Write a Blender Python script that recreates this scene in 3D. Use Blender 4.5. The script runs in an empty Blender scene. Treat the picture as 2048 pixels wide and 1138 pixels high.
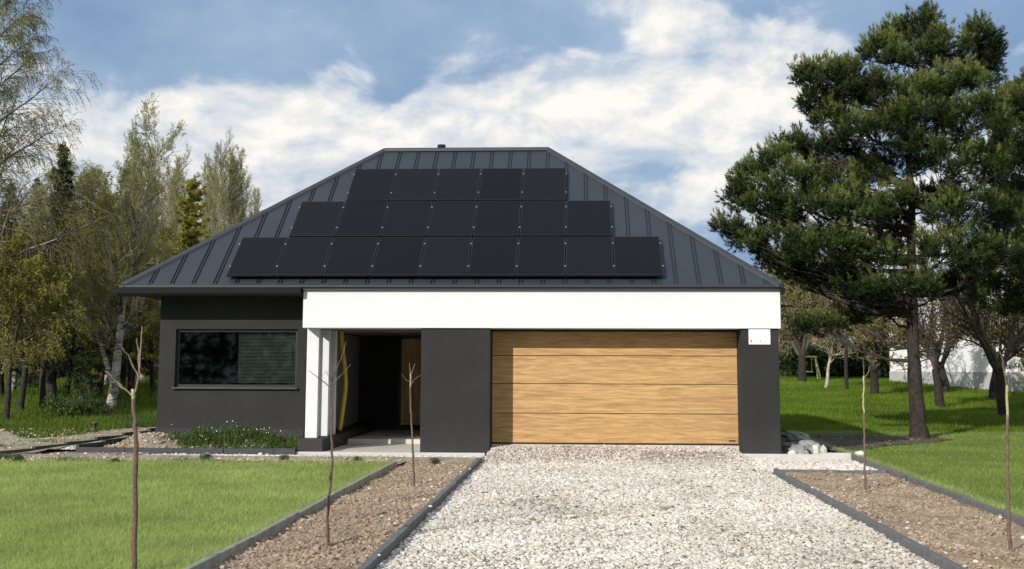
import bpy, bmesh, math
import numpy as np
from math import sin, cos, tan, atan, radians, degrees, pi, exp
from mathutils import Matrix, Vector, noise as mnoise

SC = bpy.context.scene
COL = SC.collection
rng = np.random.default_rng(7)

# ------------------------------------------------------------------ camera
F = 2450.0; PITCH = atan(F / 20260.0); ROLL = radians(.2)
CX = 1024.0; HY = 735.0; CAMH = 1.75
CY = HY - F * tan(PITCH); YAW = atan((1155.0 - CX) / F * cos(PITCH))
_f = np.array([-sin(YAW) * cos(PITCH), cos(YAW) * cos(PITCH), sin(PITCH)])
_r = np.array([cos(YAW), sin(YAW), 0.0]); _u = np.cross(_r, _f)
_r, _u = cos(ROLL) * _r + sin(ROLL) * _u, -sin(ROLL) * _r + cos(ROLL) * _u
CAMO = np.array([0, 0, CAMH])
def ray(x, y): return (x - CX) * _r - (y - CY) * _u + F * _f
def atY(x, y, Y): d = ray(x, y); return CAMO + d * Y / d[1]
def atZ(x, y, Z): d = ray(x, y); return CAMO + d * (Z - CAMH) / d[2]

cd = bpy.data.cameras.new('camera'); cam = bpy.data.objects.new('camera', cd); COL.objects.link(cam)
cd.sensor_fit = 'HORIZONTAL'; cd.sensor_width = 36; cd.lens = F / 2048 * 36
cd.shift_y = -(569 - CY) / 2048; cd.clip_start = .1; cd.clip_end = 3000
M = Matrix(((_r[0], _u[0], -_f[0], 0), (_r[1], _u[1], -_f[1], 0), (_r[2], _u[2], -_f[2], CAMH), (0, 0, 0, 1)))
cam.matrix_world = M
SC.camera = cam

# ------------------------------------------------------------------ mesh builder
class MB:
    def __init__(s): s.v = []; s.f = []; s.t = []; s.n = 0
    def add(s, V, Fc, mat=0, tint=.5, smooth=False):
        V = np.asarray(V, float).reshape(-1, 3); Fc = np.asarray(Fc, int)
        s.v.append(V); s.t.append(np.broadcast_to(np.asarray(tint, float), (len(V),)))
        s.f.append((Fc + s.n, mat, smooth)); s.n += len(V); return s
    def box(s, x0, x1, y0, y1, z0, z1, mat=0, tint=.5):
        V = [(x, y, z) for z in (z0, z1) for y in (y0, y1) for x in (x0, x1)]
        return s.add(V, [(0, 2, 3, 1), (4, 5, 7, 6), (0, 1, 5, 4), (2, 6, 7, 3), (0, 4, 6, 2), (1, 3, 7, 5)], mat, tint)
    def bbox(s, x0, x1, y0, y1, z0, z1, b=.006, mat=0, tint=.5):
        bm = bmesh.new(); bmesh.ops.create_cube(bm, size=1)
        for v in bm.verts:
            v.co = ((x0 + x1) / 2 + v.co.x * (x1 - x0), (y0 + y1) / 2 + v.co.y * (y1 - y0), (z0 + z1) / 2 + v.co.z * (z1 - z0))
        bmesh.ops.bevel(bm, geom=bm.edges[:], offset=b, segments=2, affect='EDGES', profile=.5)
        return s.bm(bm, mat, tint)
    def bm(s, bm, mat=0, tint=.5, smooth=False):
        bm.verts.index_update(); V = [v.co[:] for v in bm.verts]
        by = {}
        for f in bm.faces: by.setdefault(len(f.verts), []).append([v.index for v in f.verts])
        first = True
        base = s.n
        s.v.append(np.array(V)); s.t.append(np.full(len(V), tint)); s.n += len(V)
        for k, fl in by.items(): s.f.append((np.array(fl) + base, mat, smooth))
        bm.free(); return s
    def tubes(s, P, R, sides=5, mat=0, tint=.5, smooth=True, cap=False):
        P = np.asarray(P, float); R = np.asarray(R, float)
        if P.ndim == 2: P = P[None]; R = np.broadcast_to(R, P.shape[:2])
        N, K, _ = P.shape
        T = np.gradient(P, axis=1); T /= np.linalg.norm(T, axis=2, keepdims=True) + 1e-9
        ref = np.where(np.abs(T[:, :, 2:3]).max(1, keepdims=True) > .75, np.array([.83, .55, .1]), np.array([0, 0, 1.]))
        A = np.cross(T, ref); A /= np.linalg.norm(A, axis=2, keepdims=True) + 1e-9
        B = np.cross(T, A)
        th = np.arange(sides) * 2 * pi / sides
        V = P[:, :, None] + R[:, :, None, None] * (A[:, :, None] * np.cos(th)[:, None] + B[:, :, None] * np.sin(th)[:, None])
        idx = np.arange(N * K * sides).reshape(N, K, sides)
        a = idx[:, :-1]; b = np.roll(a, -1, 2); c = idx[:, 1:]; d = np.roll(c, -1, 2)
        Fc = np.stack([a, b, d, c], -1).reshape(-1, 4)
        tt = np.broadcast_to(np.asarray(tint, float), (N,)) if np.ndim(tint) < 2 else None
        s.add(V.reshape(-1, 3), Fc, mat, np.repeat(tt, K * sides), smooth)
        if cap:
            for k in (0, K - 1):
                s.f.append((idx[:, k].reshape(N, sides) + s.n - N * K * sides, mat, False))
        return s
    def cards(s, C, size, rg, aspect=.6, mat=0, tint=.5, axis=None, flat=0.):
        N = len(C)
        a = rg.normal(size=(N, 3)) if axis is None else axis + rg.normal(size=(N, 3)) * .35
        a /= np.linalg.norm(a, axis=1, keepdims=True)
        b = rg.normal(size=(N, 3)); b[:, 2] *= 1 - flat
        b -= (a * b).sum(1, keepdims=True) * a; b /= np.linalg.norm(b, axis=1, keepdims=True)
        size = np.broadcast_to(size, (N,))[:, None]
        V = np.stack([C - a * size, C + b * size * aspect, C + a * size, C - b * size * aspect], 1)
        s.add(V.reshape(-1, 3), np.arange(4 * N).reshape(N, 4), mat, np.repeat(np.broadcast_to(tint, (N,)), 4)); return s
    def build(s, name, mats, parent=None, label=None, loc=None):
        me = bpy.data.meshes.new(name)
        V = np.concatenate(s.v); me.vertices.add(len(V)); me.vertices.foreach_set('co', V.astype(np.float32).ravel())
        idx = np.concatenate([f.ravel() for f, m, q in s.f]).astype(np.int32)
        tot = np.concatenate([np.full(len(f), f.shape[1]) for f, m, q in s.f])
        st = np.concatenate([[0], np.cumsum(tot)[:-1]]).astype(np.int32)
        me.loops.add(len(idx)); me.loops.foreach_set('vertex_index', idx)
        me.polygons.add(len(tot)); me.polygons.foreach_set('loop_start', st)
        me.polygons.foreach_set('material_index', np.concatenate([np.full(len(f), m) for f, m, q in s.f]).astype(np.int32))
        me.polygons.foreach_set('use_smooth', np.concatenate([np.full(len(f), q) for f, m, q in s.f]))
        at = me.attributes.new('tint', 'FLOAT', 'POINT'); at.data.foreach_set('value', np.concatenate(s.t).astype(np.float32))
        me.update(calc_edges=True); me.validate()
        for m in (mats if isinstance(mats, (list, tuple)) else [mats]): me.materials.append(m)
        o = bpy.data.objects.new(name, me); COL.objects.link(o)
        if parent is not None: o.parent = parent
        if label: o['label'] = label
        if loc is not None: o.location = loc
        return o

def tag(o, label=None, cat=None, group=None, kind=None):
    if label: o['label'] = label
    if cat: o['category'] = cat
    if group: o['group'] = group
    if kind: o['kind'] = kind
    return o
def empty(name, label, cat, loc=(0, 0, 0), group=None):
    o = bpy.data.objects.new(name, None); COL.objects.link(o); o.location = loc; o.empty_display_size = .2
    return tag(o, label, cat, group)
def dup(root, loc, rz=0, sc=1, label=None, group=None):
    r = root.copy(); COL.objects.link(r); r.location = loc; r.rotation_euler = (0, 0, rz); r.scale = (sc, sc, sc) if np.isscalar(sc) else sc
    if label: r['label'] = label
    if group: r['group'] = group
    for ch in list(root.children):
        c = ch.copy(); COL.objects.link(c); c.parent = r
        for g in list(ch.children):
            d = g.copy(); COL.objects.link(d); d.parent = c
    return r

# ------------------------------------------------------------------ materials
def mat(name):
    m = bpy.data.materials.new(name); m.use_nodes = True
    nt = m.node_tree; return m, nt, nt.nodes['Principled BSDF']
def N(nt, typ, **kw):
    n = nt.nodes.new(typ)
    for k, v in kw.items():
        if k in n.inputs: n.inputs[k].default_value = v
        else: setattr(n, k, v)
    return n
def ramp(nt, fac, stops, interp='LINEAR'):
    r = nt.nodes.new('ShaderNodeValToRGB'); r.color_ramp.interpolation = interp
    e = r.color_ramp.elements
    while len(e) < len(stops): e.new(.5)
    for el, (p, c) in zip(e, stops): el.position = p; el.color = (*c, 1)
    nt.links.new(fac, r.inputs[0]); return r.outputs[0]
def noise(nt, scale, detail=5, rough=.6, vec=None, dist=0):
    n = N(nt, 'ShaderNodeTexNoise', Scale=scale, Detail=detail, Roughness=rough, Distortion=dist)
    if vec is not None: nt.links.new(vec, n.inputs['Vector'])
    return n.outputs[0]
def objco(nt, scale=(1, 1, 1), gen='Object'):
    t = nt.nodes.new('ShaderNodeTexCoord'); mp = N(nt, 'ShaderNodeMapping'); mp.inputs['Scale'].default_value = scale
    nt.links.new(t.outputs[gen], mp.inputs[0]); return mp.outputs[0]
def bump(nt, bs, h, strength=.3, dist=.01):
    b = N(nt, 'ShaderNodeBump', Strength=strength, Distance=dist); nt.links.new(h, b.inputs['Height']); nt.links.new(b.outputs[0], bs.inputs['Normal'])
def mixc(nt, fac, a, b, typ='MIX'):
    m = nt.nodes.new('ShaderNodeMix'); m.data_type = 'RGBA'; m.blend_type = typ
    for i, v in ((0, fac), (6, a), (7, b)):
        if hasattr(v, 'node'): nt.links.new(v, m.inputs[i])
        elif i == 0: m.inputs[0].default_value = v
        else: m.inputs[i].default_value = (*v, 1)
    return m.outputs[2]
def simple(name, c, rough=.7, var=.15, scale=6, bmp=0, bscale=60, metallic=0, spec=.5, coords=(1, 1, 1), bdist=.004):
    m, nt, bs = mat(name); co = objco(nt, coords)
    n = noise(nt, scale, 6, .6, co)
    lo = tuple(x * (1 - var) for x in c); hi = tuple(min(1, x * (1 + var)) for x in c)
    nt.links.new(ramp(nt, n, [(.3, lo), (.7, hi)]), bs.inputs['Base Color'])
    bs.inputs['Roughness'].default_value = rough; bs.inputs['Metallic'].default_value = metallic; bs.inputs['Specular IOR Level'].default_value = spec
    if bmp: bump(nt, bs, noise(nt, bscale, 4, .6, co), bmp, bdist)
    return m
def tinted(name, stops, rough=.8, trans=0., nscale=0, nvar=.3, spec=.25, bmp=0, bscale=40):
    """colour from the per-vertex 'tint' attribute; trans = share of light let through (leaves)"""
    m, nt, bs = mat(name)
    a = N(nt, 'ShaderNodeAttribute', attribute_name='tint')
    c = ramp(nt, a.outputs['Fac'], stops)
    if nscale:
        g = nt.nodes.new('ShaderNodeNewGeometry')
        n = noise(nt, nscale, 4, .6, g.outputs['Position'])
        c = mixc(nt, 1, c, ramp(nt, n, [(.3, (1 - nvar,) * 3), (.7, (1 + nvar * .6,) * 3)]), 'MULTIPLY')
    nt.links.new(c, bs.inputs['Base Color']); bs.inputs['Roughness'].default_value = rough; bs.inputs['Specular IOR Level'].default_value = spec
    if bmp:
        bump(nt, bs, noise(nt, bscale, 4, .6, objco(nt)), bmp, .01)
    if trans:
        tr = nt.nodes.new('ShaderNodeBsdfTranslucent'); nt.links.new(c, tr.inputs[0])
        mx = nt.nodes.new('ShaderNodeMixShader'); mx.inputs[0].default_value = trans
        nt.links.new(bs.outputs[0], mx.inputs[1]); nt.links.new(tr.outputs[0], mx.inputs[2])
        nt.links.new(mx.outputs[0], nt.nodes['Material Output'].inputs[0])
    return m

MT = {}
MT['plaster'] = simple('dark_plaster', (.0245, .0250, .0254), .88, .2, .9, .25, 180, spec=.3)
def dusty(m):
    nt = m.node_tree; bs = nt.nodes['Principled BSDF']; l = bs.inputs['Base Color'].links[0].from_socket
    g = nt.nodes.new('ShaderNodeNewGeometry'); s = nt.nodes.new('ShaderNodeSeparateXYZ'); nt.links.new(g.outputs['Position'], s.inputs[0])
    r = nt.nodes.new('ShaderNodeMapRange'); nt.links.new(s.outputs[2], r.inputs[0]); r.inputs[1].default_value = .75; r.inputs[2].default_value = .08
    n = noise(nt, 7, 6, .7, objco(nt, (1, 1, .5))); mu = N(nt, 'ShaderNodeMath', operation='MULTIPLY'); nt.links.new(r.outputs[0], mu.inputs[0]); nt.links.new(n, mu.inputs[1])
    m2 = N(nt, 'ShaderNodeMath', operation='MULTIPLY'); nt.links.new(mu.outputs[0], m2.inputs[0]); m2.inputs[1].default_value = .3
    nt.links.new(mixc(nt, m2.outputs[0], l, (.11, .103, .093)), bs.inputs['Base Color'])
dusty(MT['plaster'])
MT['porch'] = simple('porch_plaster_sunlit_tone', (.33, .33, .31), .9, .1, 1.3, .2, 180, spec=.2)  # sunlit look of the porch wall put into a lighter grey base colour
MT['plinth'] = simple('plinth_coating', (.022, .022, .024), .75, .2, 3, .3, 90)
MT['white'] = simple('white_plaster', (.645, .66, .675), .85, .035, .7, .15, 220, spec=.2)
MT['roof'] = simple('roof_sheet', (.026, .033, .043), .47, .16, .6, .04, 3, spec=.5, bdist=.02)
MT['seam'] = simple('seam_metal', (.012, .013, .016), .5, .1, 2)
MT['trim'] = simple('trim_metal', (.034, .038, .043), .38, .1, 2)
MT['gutter'] = simple('gutter_metal', (.006, .0065, .007), .6, .1, 2, spec=.2)
MT['frame'] = simple('window_frame', (.012, .013, .014), .4, .1, 3)
MT['ceiling'] = simple('porch_ceiling_bounce_tone', (.12, .12, .115), .85, .05, 3)  # ceiling colour lightened to bounce added light onto the porch door and wall
MT['soffit'] = simple('soffit_board', (.012, .012, .012), .8, .1, 3)
MT['concrete'] = simple('concrete', (.52, .50, .44), .9, .18, 2.5, .3, 60)
MT['slab'] = simple('slab_paint', (.50, .49, .46), .85, .1, 3, .3, 60)
MT['kerb_dark'] = simple('kerb_dark', (.12, .123, .122), .85, .3, 9, .3, 120)
MT['kerb_grey'] = simple('kerb_grey', (.25, .25, .205), .9, .35, 5, .35, 90)
MT['kerb_sand'] = simple('kerb_sand', (.20, .185, .15), .9, .35, 6, .35, 90)
MT['kerb_black'] = simple('kerb_black', (.035, .038, .043), .7, .3, 7, .3, 120)
MT['black'] = simple('black_part', (.01, .01, .011), .5, .1, 5)
MT['sign'] = simple('sign_face', (.78, .78, .79), .5, .02, 3)
MT['ink_pale'] = simple('sign_ink_pale', (.5, .5, .51), .6, .05, 3)
MT['ink'] = simple('sign_ink', (.05, .05, .05), .6, .05, 3)
MT['yellow'] = simple('yellow_hose', (.75, .56, .04), .45, .12, 5)
MT['inside'] = simple('room_dark', (.03, .03, .03), .9, .1, 3)
MT['blind'] = simple('blind_slat', (.20, .205, .20), .55, .1, 3)
MT['clamp'] = simple('clamp_alloy', (.55, .56, .58), .35, .1, 30, metallic=1)
MT['brick'] = simple('far_brick', (.30, .13, .08), .9, .2, 6)
MT['tile'] = simple('far_roof', (.20, .09, .06), .9, .2, 6)
MT['pipe_grey'] = simple('grey_pipe', (.10, .10, .105), .6, .1, 6)
MT['bark_white'] = None

def wood(name, axis, light, dark, scale, grooves=None):
    m, nt, bs = mat(name)
    sc = (1.0, 1, 13) if axis == 'X' else (16, 1, .8)
    co = objco(nt, sc); oi = nt.nodes.new('ShaderNodeObjectInfo'); va = N(nt, 'ShaderNodeVectorMath', operation='MULTIPLY_ADD')
    nt.links.new(oi.outputs['Random'], va.inputs[0]); va.inputs[1].default_value = (37, 11, 53); nt.links.new(co, va.inputs[2]); co = va.outputs[0]
    w1 = noise(nt, scale, 9, .66, co, .6)
    w2 = noise(nt, scale * .35, 3, .5, co, 1.6)
    w3 = noise(nt, scale * 5, 3, .7, co, .2)
    a = N(nt, 'ShaderNodeMath', operation='MULTIPLY_ADD'); nt.links.new(w2, a.inputs[0]); a.inputs[1].default_value = .5; nt.links.new(w1, a.inputs[2])
    b = N(nt, 'ShaderNodeMath', operation='MULTIPLY_ADD'); nt.links.new(w3, b.inputs[0]); b.inputs[1].default_value = .26; nt.links.new(a.outputs[0], b.inputs[2])
    mid = tuple((x + y) / 2 for x, y in zip(light, dark))
    c = ramp(nt, b.outputs[0], [(.68, dark), (.82, mid), (.94, light), (1.0, tuple(x * 1.12 for x in light))])
    nt.links.new(c, bs.inputs['Base Color']); bs.inputs['Roughness'].default_value = .55; bs.inputs['Specular IOR Level'].default_value = .3
    bump(nt, bs, w1, .08, .004)
    return m
MT['door_wood'] = wood('garage_door_wood', 'X', (.475, .295, .130), (.315, .18, .068), 2.2)
MT['entry_wood'] = wood('entry_door_wood', 'Z', (.70, .43, .20), (.45, .25, .10), 1.6)

def panel_mat():
    m, nt, bs = mat('solar_cells'); co = objco(nt)
    sep = nt.nodes.new('ShaderNodeSeparateXYZ'); nt.links.new(co, sep.inputs[0])
    w = N(nt, 'ShaderNodeMath', operation='MULTIPLY'); nt.links.new(sep.outputs[1], w.inputs[0]); w.inputs[1].default_value = 20.
    fr = N(nt, 'ShaderNodeMath', operation='FRACT'); nt.links.new(w.outputs[0], fr.inputs[0])
    lt = N(nt, 'ShaderNodeMath', operation='LESS_THAN'); nt.links.new(fr.outputs[0], lt.inputs[0]); lt.inputs[1].default_value = .12
    oi = nt.nodes.new('ShaderNodeObjectInfo')
    base = ramp(nt, oi.outputs['Random'], [(0, (.0040, .0040, .0043)), (1, (.0075, .0075, .0080))])
    c = mixc(nt, lt.outputs[0], base, (.013, .013, .0145))
    nt.links.new(c, bs.inputs['Base Color']); bs.inputs['Roughness'].default_value = .35; bs.inputs['Specular IOR Level'].default_value = .13
    return m
MT['cells'] = panel_mat()
MT['pframe'] = simple('panel_frame', (.006, .006, .0065), .45, .1, 5)

def glass_mat():
    m, nt, bs = mat('window_glass'); nt.nodes.remove(bs)
    tr = nt.nodes.new('ShaderNodeBsdfTransparent'); tr.inputs[0].default_value = (.62, .68, .66, 1)
    gl = nt.nodes.new('ShaderNodeBsdfGlossy'); gl.inputs['Roughness'].default_value = .03; gl.inputs[0].default_value = (.7, .78, .75, 1)
    fr = N(nt, 'ShaderNodeFresnel', IOR=1.45); mx = nt.nodes.new('ShaderNodeMixShader')
    nt.links.new(fr.outputs[0], mx.inputs[0]); nt.links.new(tr.outputs[0], mx.inputs[1]); nt.links.new(gl.outputs[0], mx.inputs[2])
    nt.links.new(mx.outputs[0], nt.nodes['Material Output'].inputs[0]); return m
MT['glass'] = glass_mat()

def ground_mat(name, cols, s1, s2, rough=.95, bs_=.6, bsc=30, bd=.03):
    m, nt, bs = mat(name); g = nt.nodes.new('ShaderNodeNewGeometry'); p = g.outputs['Position']
    n1 = noise(nt, s1, 6, .65, p); n2 = noise(nt, s2, 5, .7, p)
    c1 = ramp(nt, n1, [(.32, cols[0]), (.5, cols[1]), (.68, cols[2])])
    c = mixc(nt, 1, c1, ramp(nt, n2, [(.3, (.62,) * 3), (.7, (1.25,) * 3)]), 'MULTIPLY')
    nt.links.new(c, bs.inputs['Base Color']); bs.inputs['Roughness'].default_value = rough; bs.inputs['Specular IOR Level'].default_value = .15
    bump(nt, bs, noise(nt, bsc, 6, .7, p), bs_, bd); return m
MT['turf'] = ground_mat('turf', [(.13, .19, .045), (.19, .26, .065), (.24, .27, .095)], .9, 18)
MT['field'] = ground_mat('field_turf', [(.040, .080, .009), (.065, .12, .013), (.10, .14, .022)], .5, 8)
MT['woodfloor'] = ground_mat('wood_floor', [(.020, .038, .008), (.035, .065, .012), (.07, .075, .03)], .45, 6)
MT['soil'] = ground_mat('bed_soil', [(.24, .17, .11), (.33, .245, .165), (.39, .30, .21)], 1.2, 26, bsc=24)
MT['sand'] = ground_mat('sandy_soil', [(.22, .19, .13), (.36, .315, .23), (.46, .41, .32)], .9, 14)
MT['darksoil'] = ground_mat('dark_soil', [(.07, .058, .045), (.10, .085, .065), (.14, .115, .09)], 1.1, 20)
MT['gravelbed'] = ground_mat('gravel_bed', [(.22, .20, .175), (.31, .285, .255), (.40, .37, .335)], .5, 45, bsc=45)
MT['mound'] = ground_mat('mound_soil', [(.16, .135, .10), (.25, .215, .165), (.34, .30, .24)], 1.6, 24, bsc=28)
MT['stone'] = tinted('gravel_stone', [(0, (.12, .107, .095)), (.08, (.25, .22, .19)), (.25, (.41, .36, .30)), (.5, (.54, .49, .43)), (1, (.67, .63, .58))], .85, 0, .55, .2, bmp=0)
MT['clod'] = tinted('soil_clod', [(0, (.16, .12, .084)), (.5, (.31, .24, .172)), (.88, (.41, .335, .255)), (.95, (.52, .47, .40)), (1, (.62, .58, .52))], .95, 0, 1.0, .25)
MT['rubble'] = tinted('rubble_stone', [(0, (.12, .12, .12)), (.7, (.34, .335, .32)), (1, (.72, .70, .66))], .9, 0, 7, .3)
MT['grass'] = tinted('grass_blade', [(0, (.16, .23, .045)), (.45, (.335, .445, .118)), (.8, (.43, .50, .18)), (1, (.50, .46, .25))], .65, .45, .7, .24)
MT['grass2'] = tinted('orchard_grass', [(0, (.045, .095, .006)), (.5, (.12, .205, .013)), (.85, (.20, .275, .026)), (1, (.28, .28, .08))], .65, .4, .35, .4)
MT['weed'] = tinted('weed_leaf', [(0, (.03, .065, .012)), (.6, (.075, .13, .028)), (1, (.15, .19, .07))], .6, .3)
MT['sage'] = tinted('sage_leaf', [(0, (.05, .065, .04)), (.6, (.11, .13, .085)), (1, (.2, .21, .15))], .7, .25)
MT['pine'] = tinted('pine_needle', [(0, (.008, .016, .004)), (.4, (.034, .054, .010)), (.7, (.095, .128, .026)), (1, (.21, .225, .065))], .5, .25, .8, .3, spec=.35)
MT['spruce'] = tinted('spruce_needle', [(0, (.007, .015, .005)), (.6, (.017, .030, .009)), (1, (.045, .060, .016))], .6, .15)
MT['larch'] = tinted('larch_needle', [(0, (.12, .13, .018)), (.5, (.27, .27, .034)), (1, (.42, .39, .085))], .6, .5)
MT['birchleaf'] = tinted('birch_leaf', [(0, (.17, .19, .028)), (.5, (.33, .34, .055)), (1, (.50, .47, .13))], .6, .5)
MT['bud'] = tinted('budding_leaf', [(0, (.08, .07, .022)), (.5, (.18, .16, .055)), (1, (.34, .29, .13))], .7, .3)
MT['hedge'] = tinted('hedge_leaf', [(0, (.010, .022, .006)), (.6, (.028, .050, .012)), (1, (.07, .095, .025))], .6, .25)
MT['bark_dark'] = tinted('dark_bark', [(0, (.030, .026, .022)), (.5, (.060, .050, .041)), (1, (.13, .11, .09))], .95, 0, 9, .5, bmp=.8, bscale=14)
MT['bark_pine'] = tinted('pine_bark', [(0, (.030, .024, .020)), (.5, (.050, .040, .034)), (1, (.11, .085, .067))], .95, 0, 11, .55, bmp=1, bscale=11)
MT['twig'] = tinted('twig_bark', [(0, (.055, .045, .036)), (.5, (.13, .11, .09)), (1, (.27, .24, .21))], .9)
MT['twig_pale'] = tinted('pale_twig', [(0, (.22, .19, .15)), (.5, (.38, .34, .27)), (1, (.58, .54, .46))], .9)
MT['bark_sap'] = tinted('sapling_bark', [(0, (.085, .055, .042)), (.5, (.16, .11, .085)), (.8, (.30, .25, .17)), (.9, (.36, .34, .16)), (1, (.42, .41, .22))], .8, 0, 30, .4)
def birch_bark():
    m, nt, bs = mat('birch_bark')
    co = objco(nt, (1.2, 1.2, 5)); n = noise(nt, 3.2, 6, .7, co, .6)
    a = N(nt, 'ShaderNodeAttribute', attribute_name='tint')
    c = ramp(nt, n, [(.40, (.03, .027, .024)), (.47, (.30, .28, .25)), (.6, (.56, .54, .49))])
    c2 = ramp(nt, n, [(.45, (.028, .024, .02)), (.62, (.10, .088, .075)), (.7, (.4, .38, .34))])
    nt.links.new(mixc(nt, a.outputs['Fac'], c, c2), bs.inputs['Base Color']); bs.inputs['Roughness'].default_value = .8
    bump(nt, bs, n, .5, .02); return m
MT['birch'] = birch_bark()
def wall_paint(name, c, brick):
    m, nt, bs = mat(name); co = objco(nt)
    n = noise(nt, .8, 6, .7, objco(nt, (1, 1, .35)))
    col = ramp(nt, n, [(.3, tuple(x * .85 for x in c)), (.55, c), (.8, c)])
    if brick:
        cb = nt.nodes.new('ShaderNodeCombineXYZ'); sp = nt.nodes.new('ShaderNodeSeparateXYZ'); nt.links.new(co, sp.inputs[0])
        nt.links.new(sp.outputs[0], cb.inputs[0]); nt.links.new(sp.outputs[2], cb.inputs[1])
        b = N(nt, 'ShaderNodeTexBrick', Scale=1., offset=.5); b.inputs['Brick Width'].default_value = .5; b.inputs['Row Height'].default_value = .2; b.inputs['Mortar Size'].default_value = .022
        nt.links.new(cb.outputs[0], b.inputs[0])
        b.inputs['Color1'].default_value = (1, 1, 1, 1); b.inputs['Color2'].default_value = (.8, .79, .76, 1); b.inputs['Mortar'].default_value = (.45, .42, .37, 1)
        col = mixc(nt, 1, col, b.outputs[0], 'MULTIPLY')
    nt.links.new(col, bs.inputs['Base Color']); bs.inputs['Roughness'].default_value = .9; return m
MT['wallw'] = wall_paint('far_white_wall', (.80, .80, .80), False)
MT['wallb'] = wall_paint('far_brick_wall', (.75, .72, .66), True)
MT['wallbase'] = wall_paint('far_wall_base', (.45, .45, .44), False)
# ------------------------------------------------------------------ terrain
def ss(a, b, x): t = np.clip((np.asarray(x, float) - a) / (b - a), 0, 1); return t * t * (3 - 2 * t)
def ramp0(x, a): d = np.asarray(x, float) - a; return np.where(d < -3, 0, np.where(d > 3, d, (d + 3) ** 2 / 12))
def tz(x, y):
    x = np.asarray(x, float); y = np.asarray(y, float)
    zr = .031 * ramp0(y, 35.5)
    zl = .05 * ramp0(y, 23.5) - .028 * ramp0(y, 36)
    w = ss(0, -5, x)
    z = .07 + zr * (1 - w) + zl * w
    far = ss(75, 130, y); return z * (1 - far) + (.07 + 1.35) * far
def nz(x, y, s=1.0, seed=0.):
    x = np.asarray(x, float); y = np.asarray(y, float)
    return (np.sin(x * 1.7 * s + seed) * np.cos(y * 1.3 * s - seed) + np.sin(x * 3.1 * s + y * 2.3 * s + seed * 2) * .5 + np.sin(x * 6.3 * s - y * 5.1 * s + 1.3 * seed) * .3) / 1.8
def grid(mb, xs, ys, zf, mat=0, keep=None):
    X, Y = np.meshgrid(xs, ys); Z = zf(X, Y); nx, ny = len(xs), len(ys)
    i = np.arange(nx * ny).reshape(ny, nx)
    Fc = np.stack([i[:-1, :-1], i[:-1, 1:], i[1:, 1:], i[1:, :-1]], -1).reshape(-1, 4)
    if keep is not None:
        cx = (X[:-1, :-1] + X[1:, 1:]).ravel() / 2; cy = (Y[:-1, :-1] + Y[1:, 1:]).ravel() / 2
        Fc = Fc[keep(cx, cy)]
    mb.add(np.stack([X, Y, Z], -1).reshape(-1, 3), Fc, mat, .5, True); return mb
def sheet(name, matl, xs, ys, zf, keep=None, kind='structure'):
    o = grid(MB(), xs, ys, zf, keep=keep).build(name, matl); return tag(o, kind=kind)
def pts_in(n, x0, x1, y0, y1, rg): return rg.uniform(x0, x1, n), rg.uniform(y0, y1, n)

# lines of the kerbs (measured on the ground)
def xA(y): return -1.79 + 0 * y
def xB(y): return -3.17 + 0 * y
def xC(y): return 3.23 + .0075 * (y - 15)
def xD(y): return 4.93 + .031 * (y - 14)

xs_far = np.unique(np.concatenate([np.linspace(-60, 60, 61), np.linspace(-1500, -60, 12), np.linspace(60, 1500, 12)]))
ys_far = np.unique(np.concatenate([np.linspace(-30, 140, 86), np.linspace(140, 1800, 12)]))
sheet('ground', MT['woodfloor'], xs_far, ys_far, lambda x, y: tz(x, y) - .22)
sheet('front_lawn', MT['turf'], np.linspace(-30, -3.22, 60), np.linspace(2, 21.55, 60), lambda x, y: .065 + .012 * nz(x, y, .8))
sheet('side_lawn', MT['turf'], np.linspace(0, 1, 40), np.linspace(2, 34, 90), lambda x, y: 0 * x)
o = bpy.data.objects['side_lawn']; V = np.array([v.co for v in o.data.vertices])
V[:, 0] = xD(V[:, 1]) + .05 + V[:, 0] ** 1.3 * 30; V[:, 2] = tz(V[:, 0], V[:, 1]) + .012 * nz(V[:, 0], V[:, 1], .8)
o.data.vertices.foreach_set('co', V.astype(np.float32).ravel()); o.data.update()
sheet('orchard_lawn', MT['field'], np.linspace(3.0, 70, 90), np.linspace(33.9, 120, 90), lambda x, y: tz(x, y) + .03 * nz(x, y, .35))
sheet('wood_ground', MT['woodfloor'], np.linspace(-70, -5.0, 110), np.linspace(26.6, 120, 130), lambda x, y: tz(x, y) + .05 * nz(x, y, .4) - .03)
sheet('sandy_path', MT['sand'], np.linspace(-22, -8.3, 90), np.linspace(21.6, 31, 70), lambda x, y: tz(x, y) + .02 + .02 * nz(x, y, 1.1),
      keep=lambda x, y: (y < 26.5 + 1.2 * np.sin(x * .7) + (x + 14) * .55 + .7 * np.sin(x * 2.3)) & (x < -9.35 - (28 - y) * .21))
sheet('yard_soil', MT['mound'], np.linspace(-16, -8.3, 50), np.linspace(21, 30, 50), lambda x, y: tz(x, y) - .045)
sheet('sand_strip', MT['sand'], np.linspace(-14, -3.1, 90), np.linspace(21.66, 22.86, 14), lambda x, y: .055 + .015 * nz(x, y, 2.2))
GR = lambda x, y: .015 + .012 * nz(x, y, 1.4) + .19 * ss(22.7, 24.55, y) * ss(-1.95, -1.55, x) * ss(3.38, 2.95, x)
sheet('gravel_driveway', MT['gravelbed'], np.linspace(-1.75, 3.2, 70), np.linspace(2, 24.72, 150), GR)
sheet('gravel_apron', MT['gravelbed'], np.linspace(3.2, 5.24, 24), np.linspace(20.96, 24.0, 30), lambda x, y: GR(x, y) + .004, keep=lambda x, y: x < xD(y) + .02)
sheet('gravel_strip', MT['gravelbed'], np.linspace(-10.7, -1.75, 110), np.linspace(22.94, 23.96, 14), lambda x, y: .03 + .012 * nz(x, y, 1.4))
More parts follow.
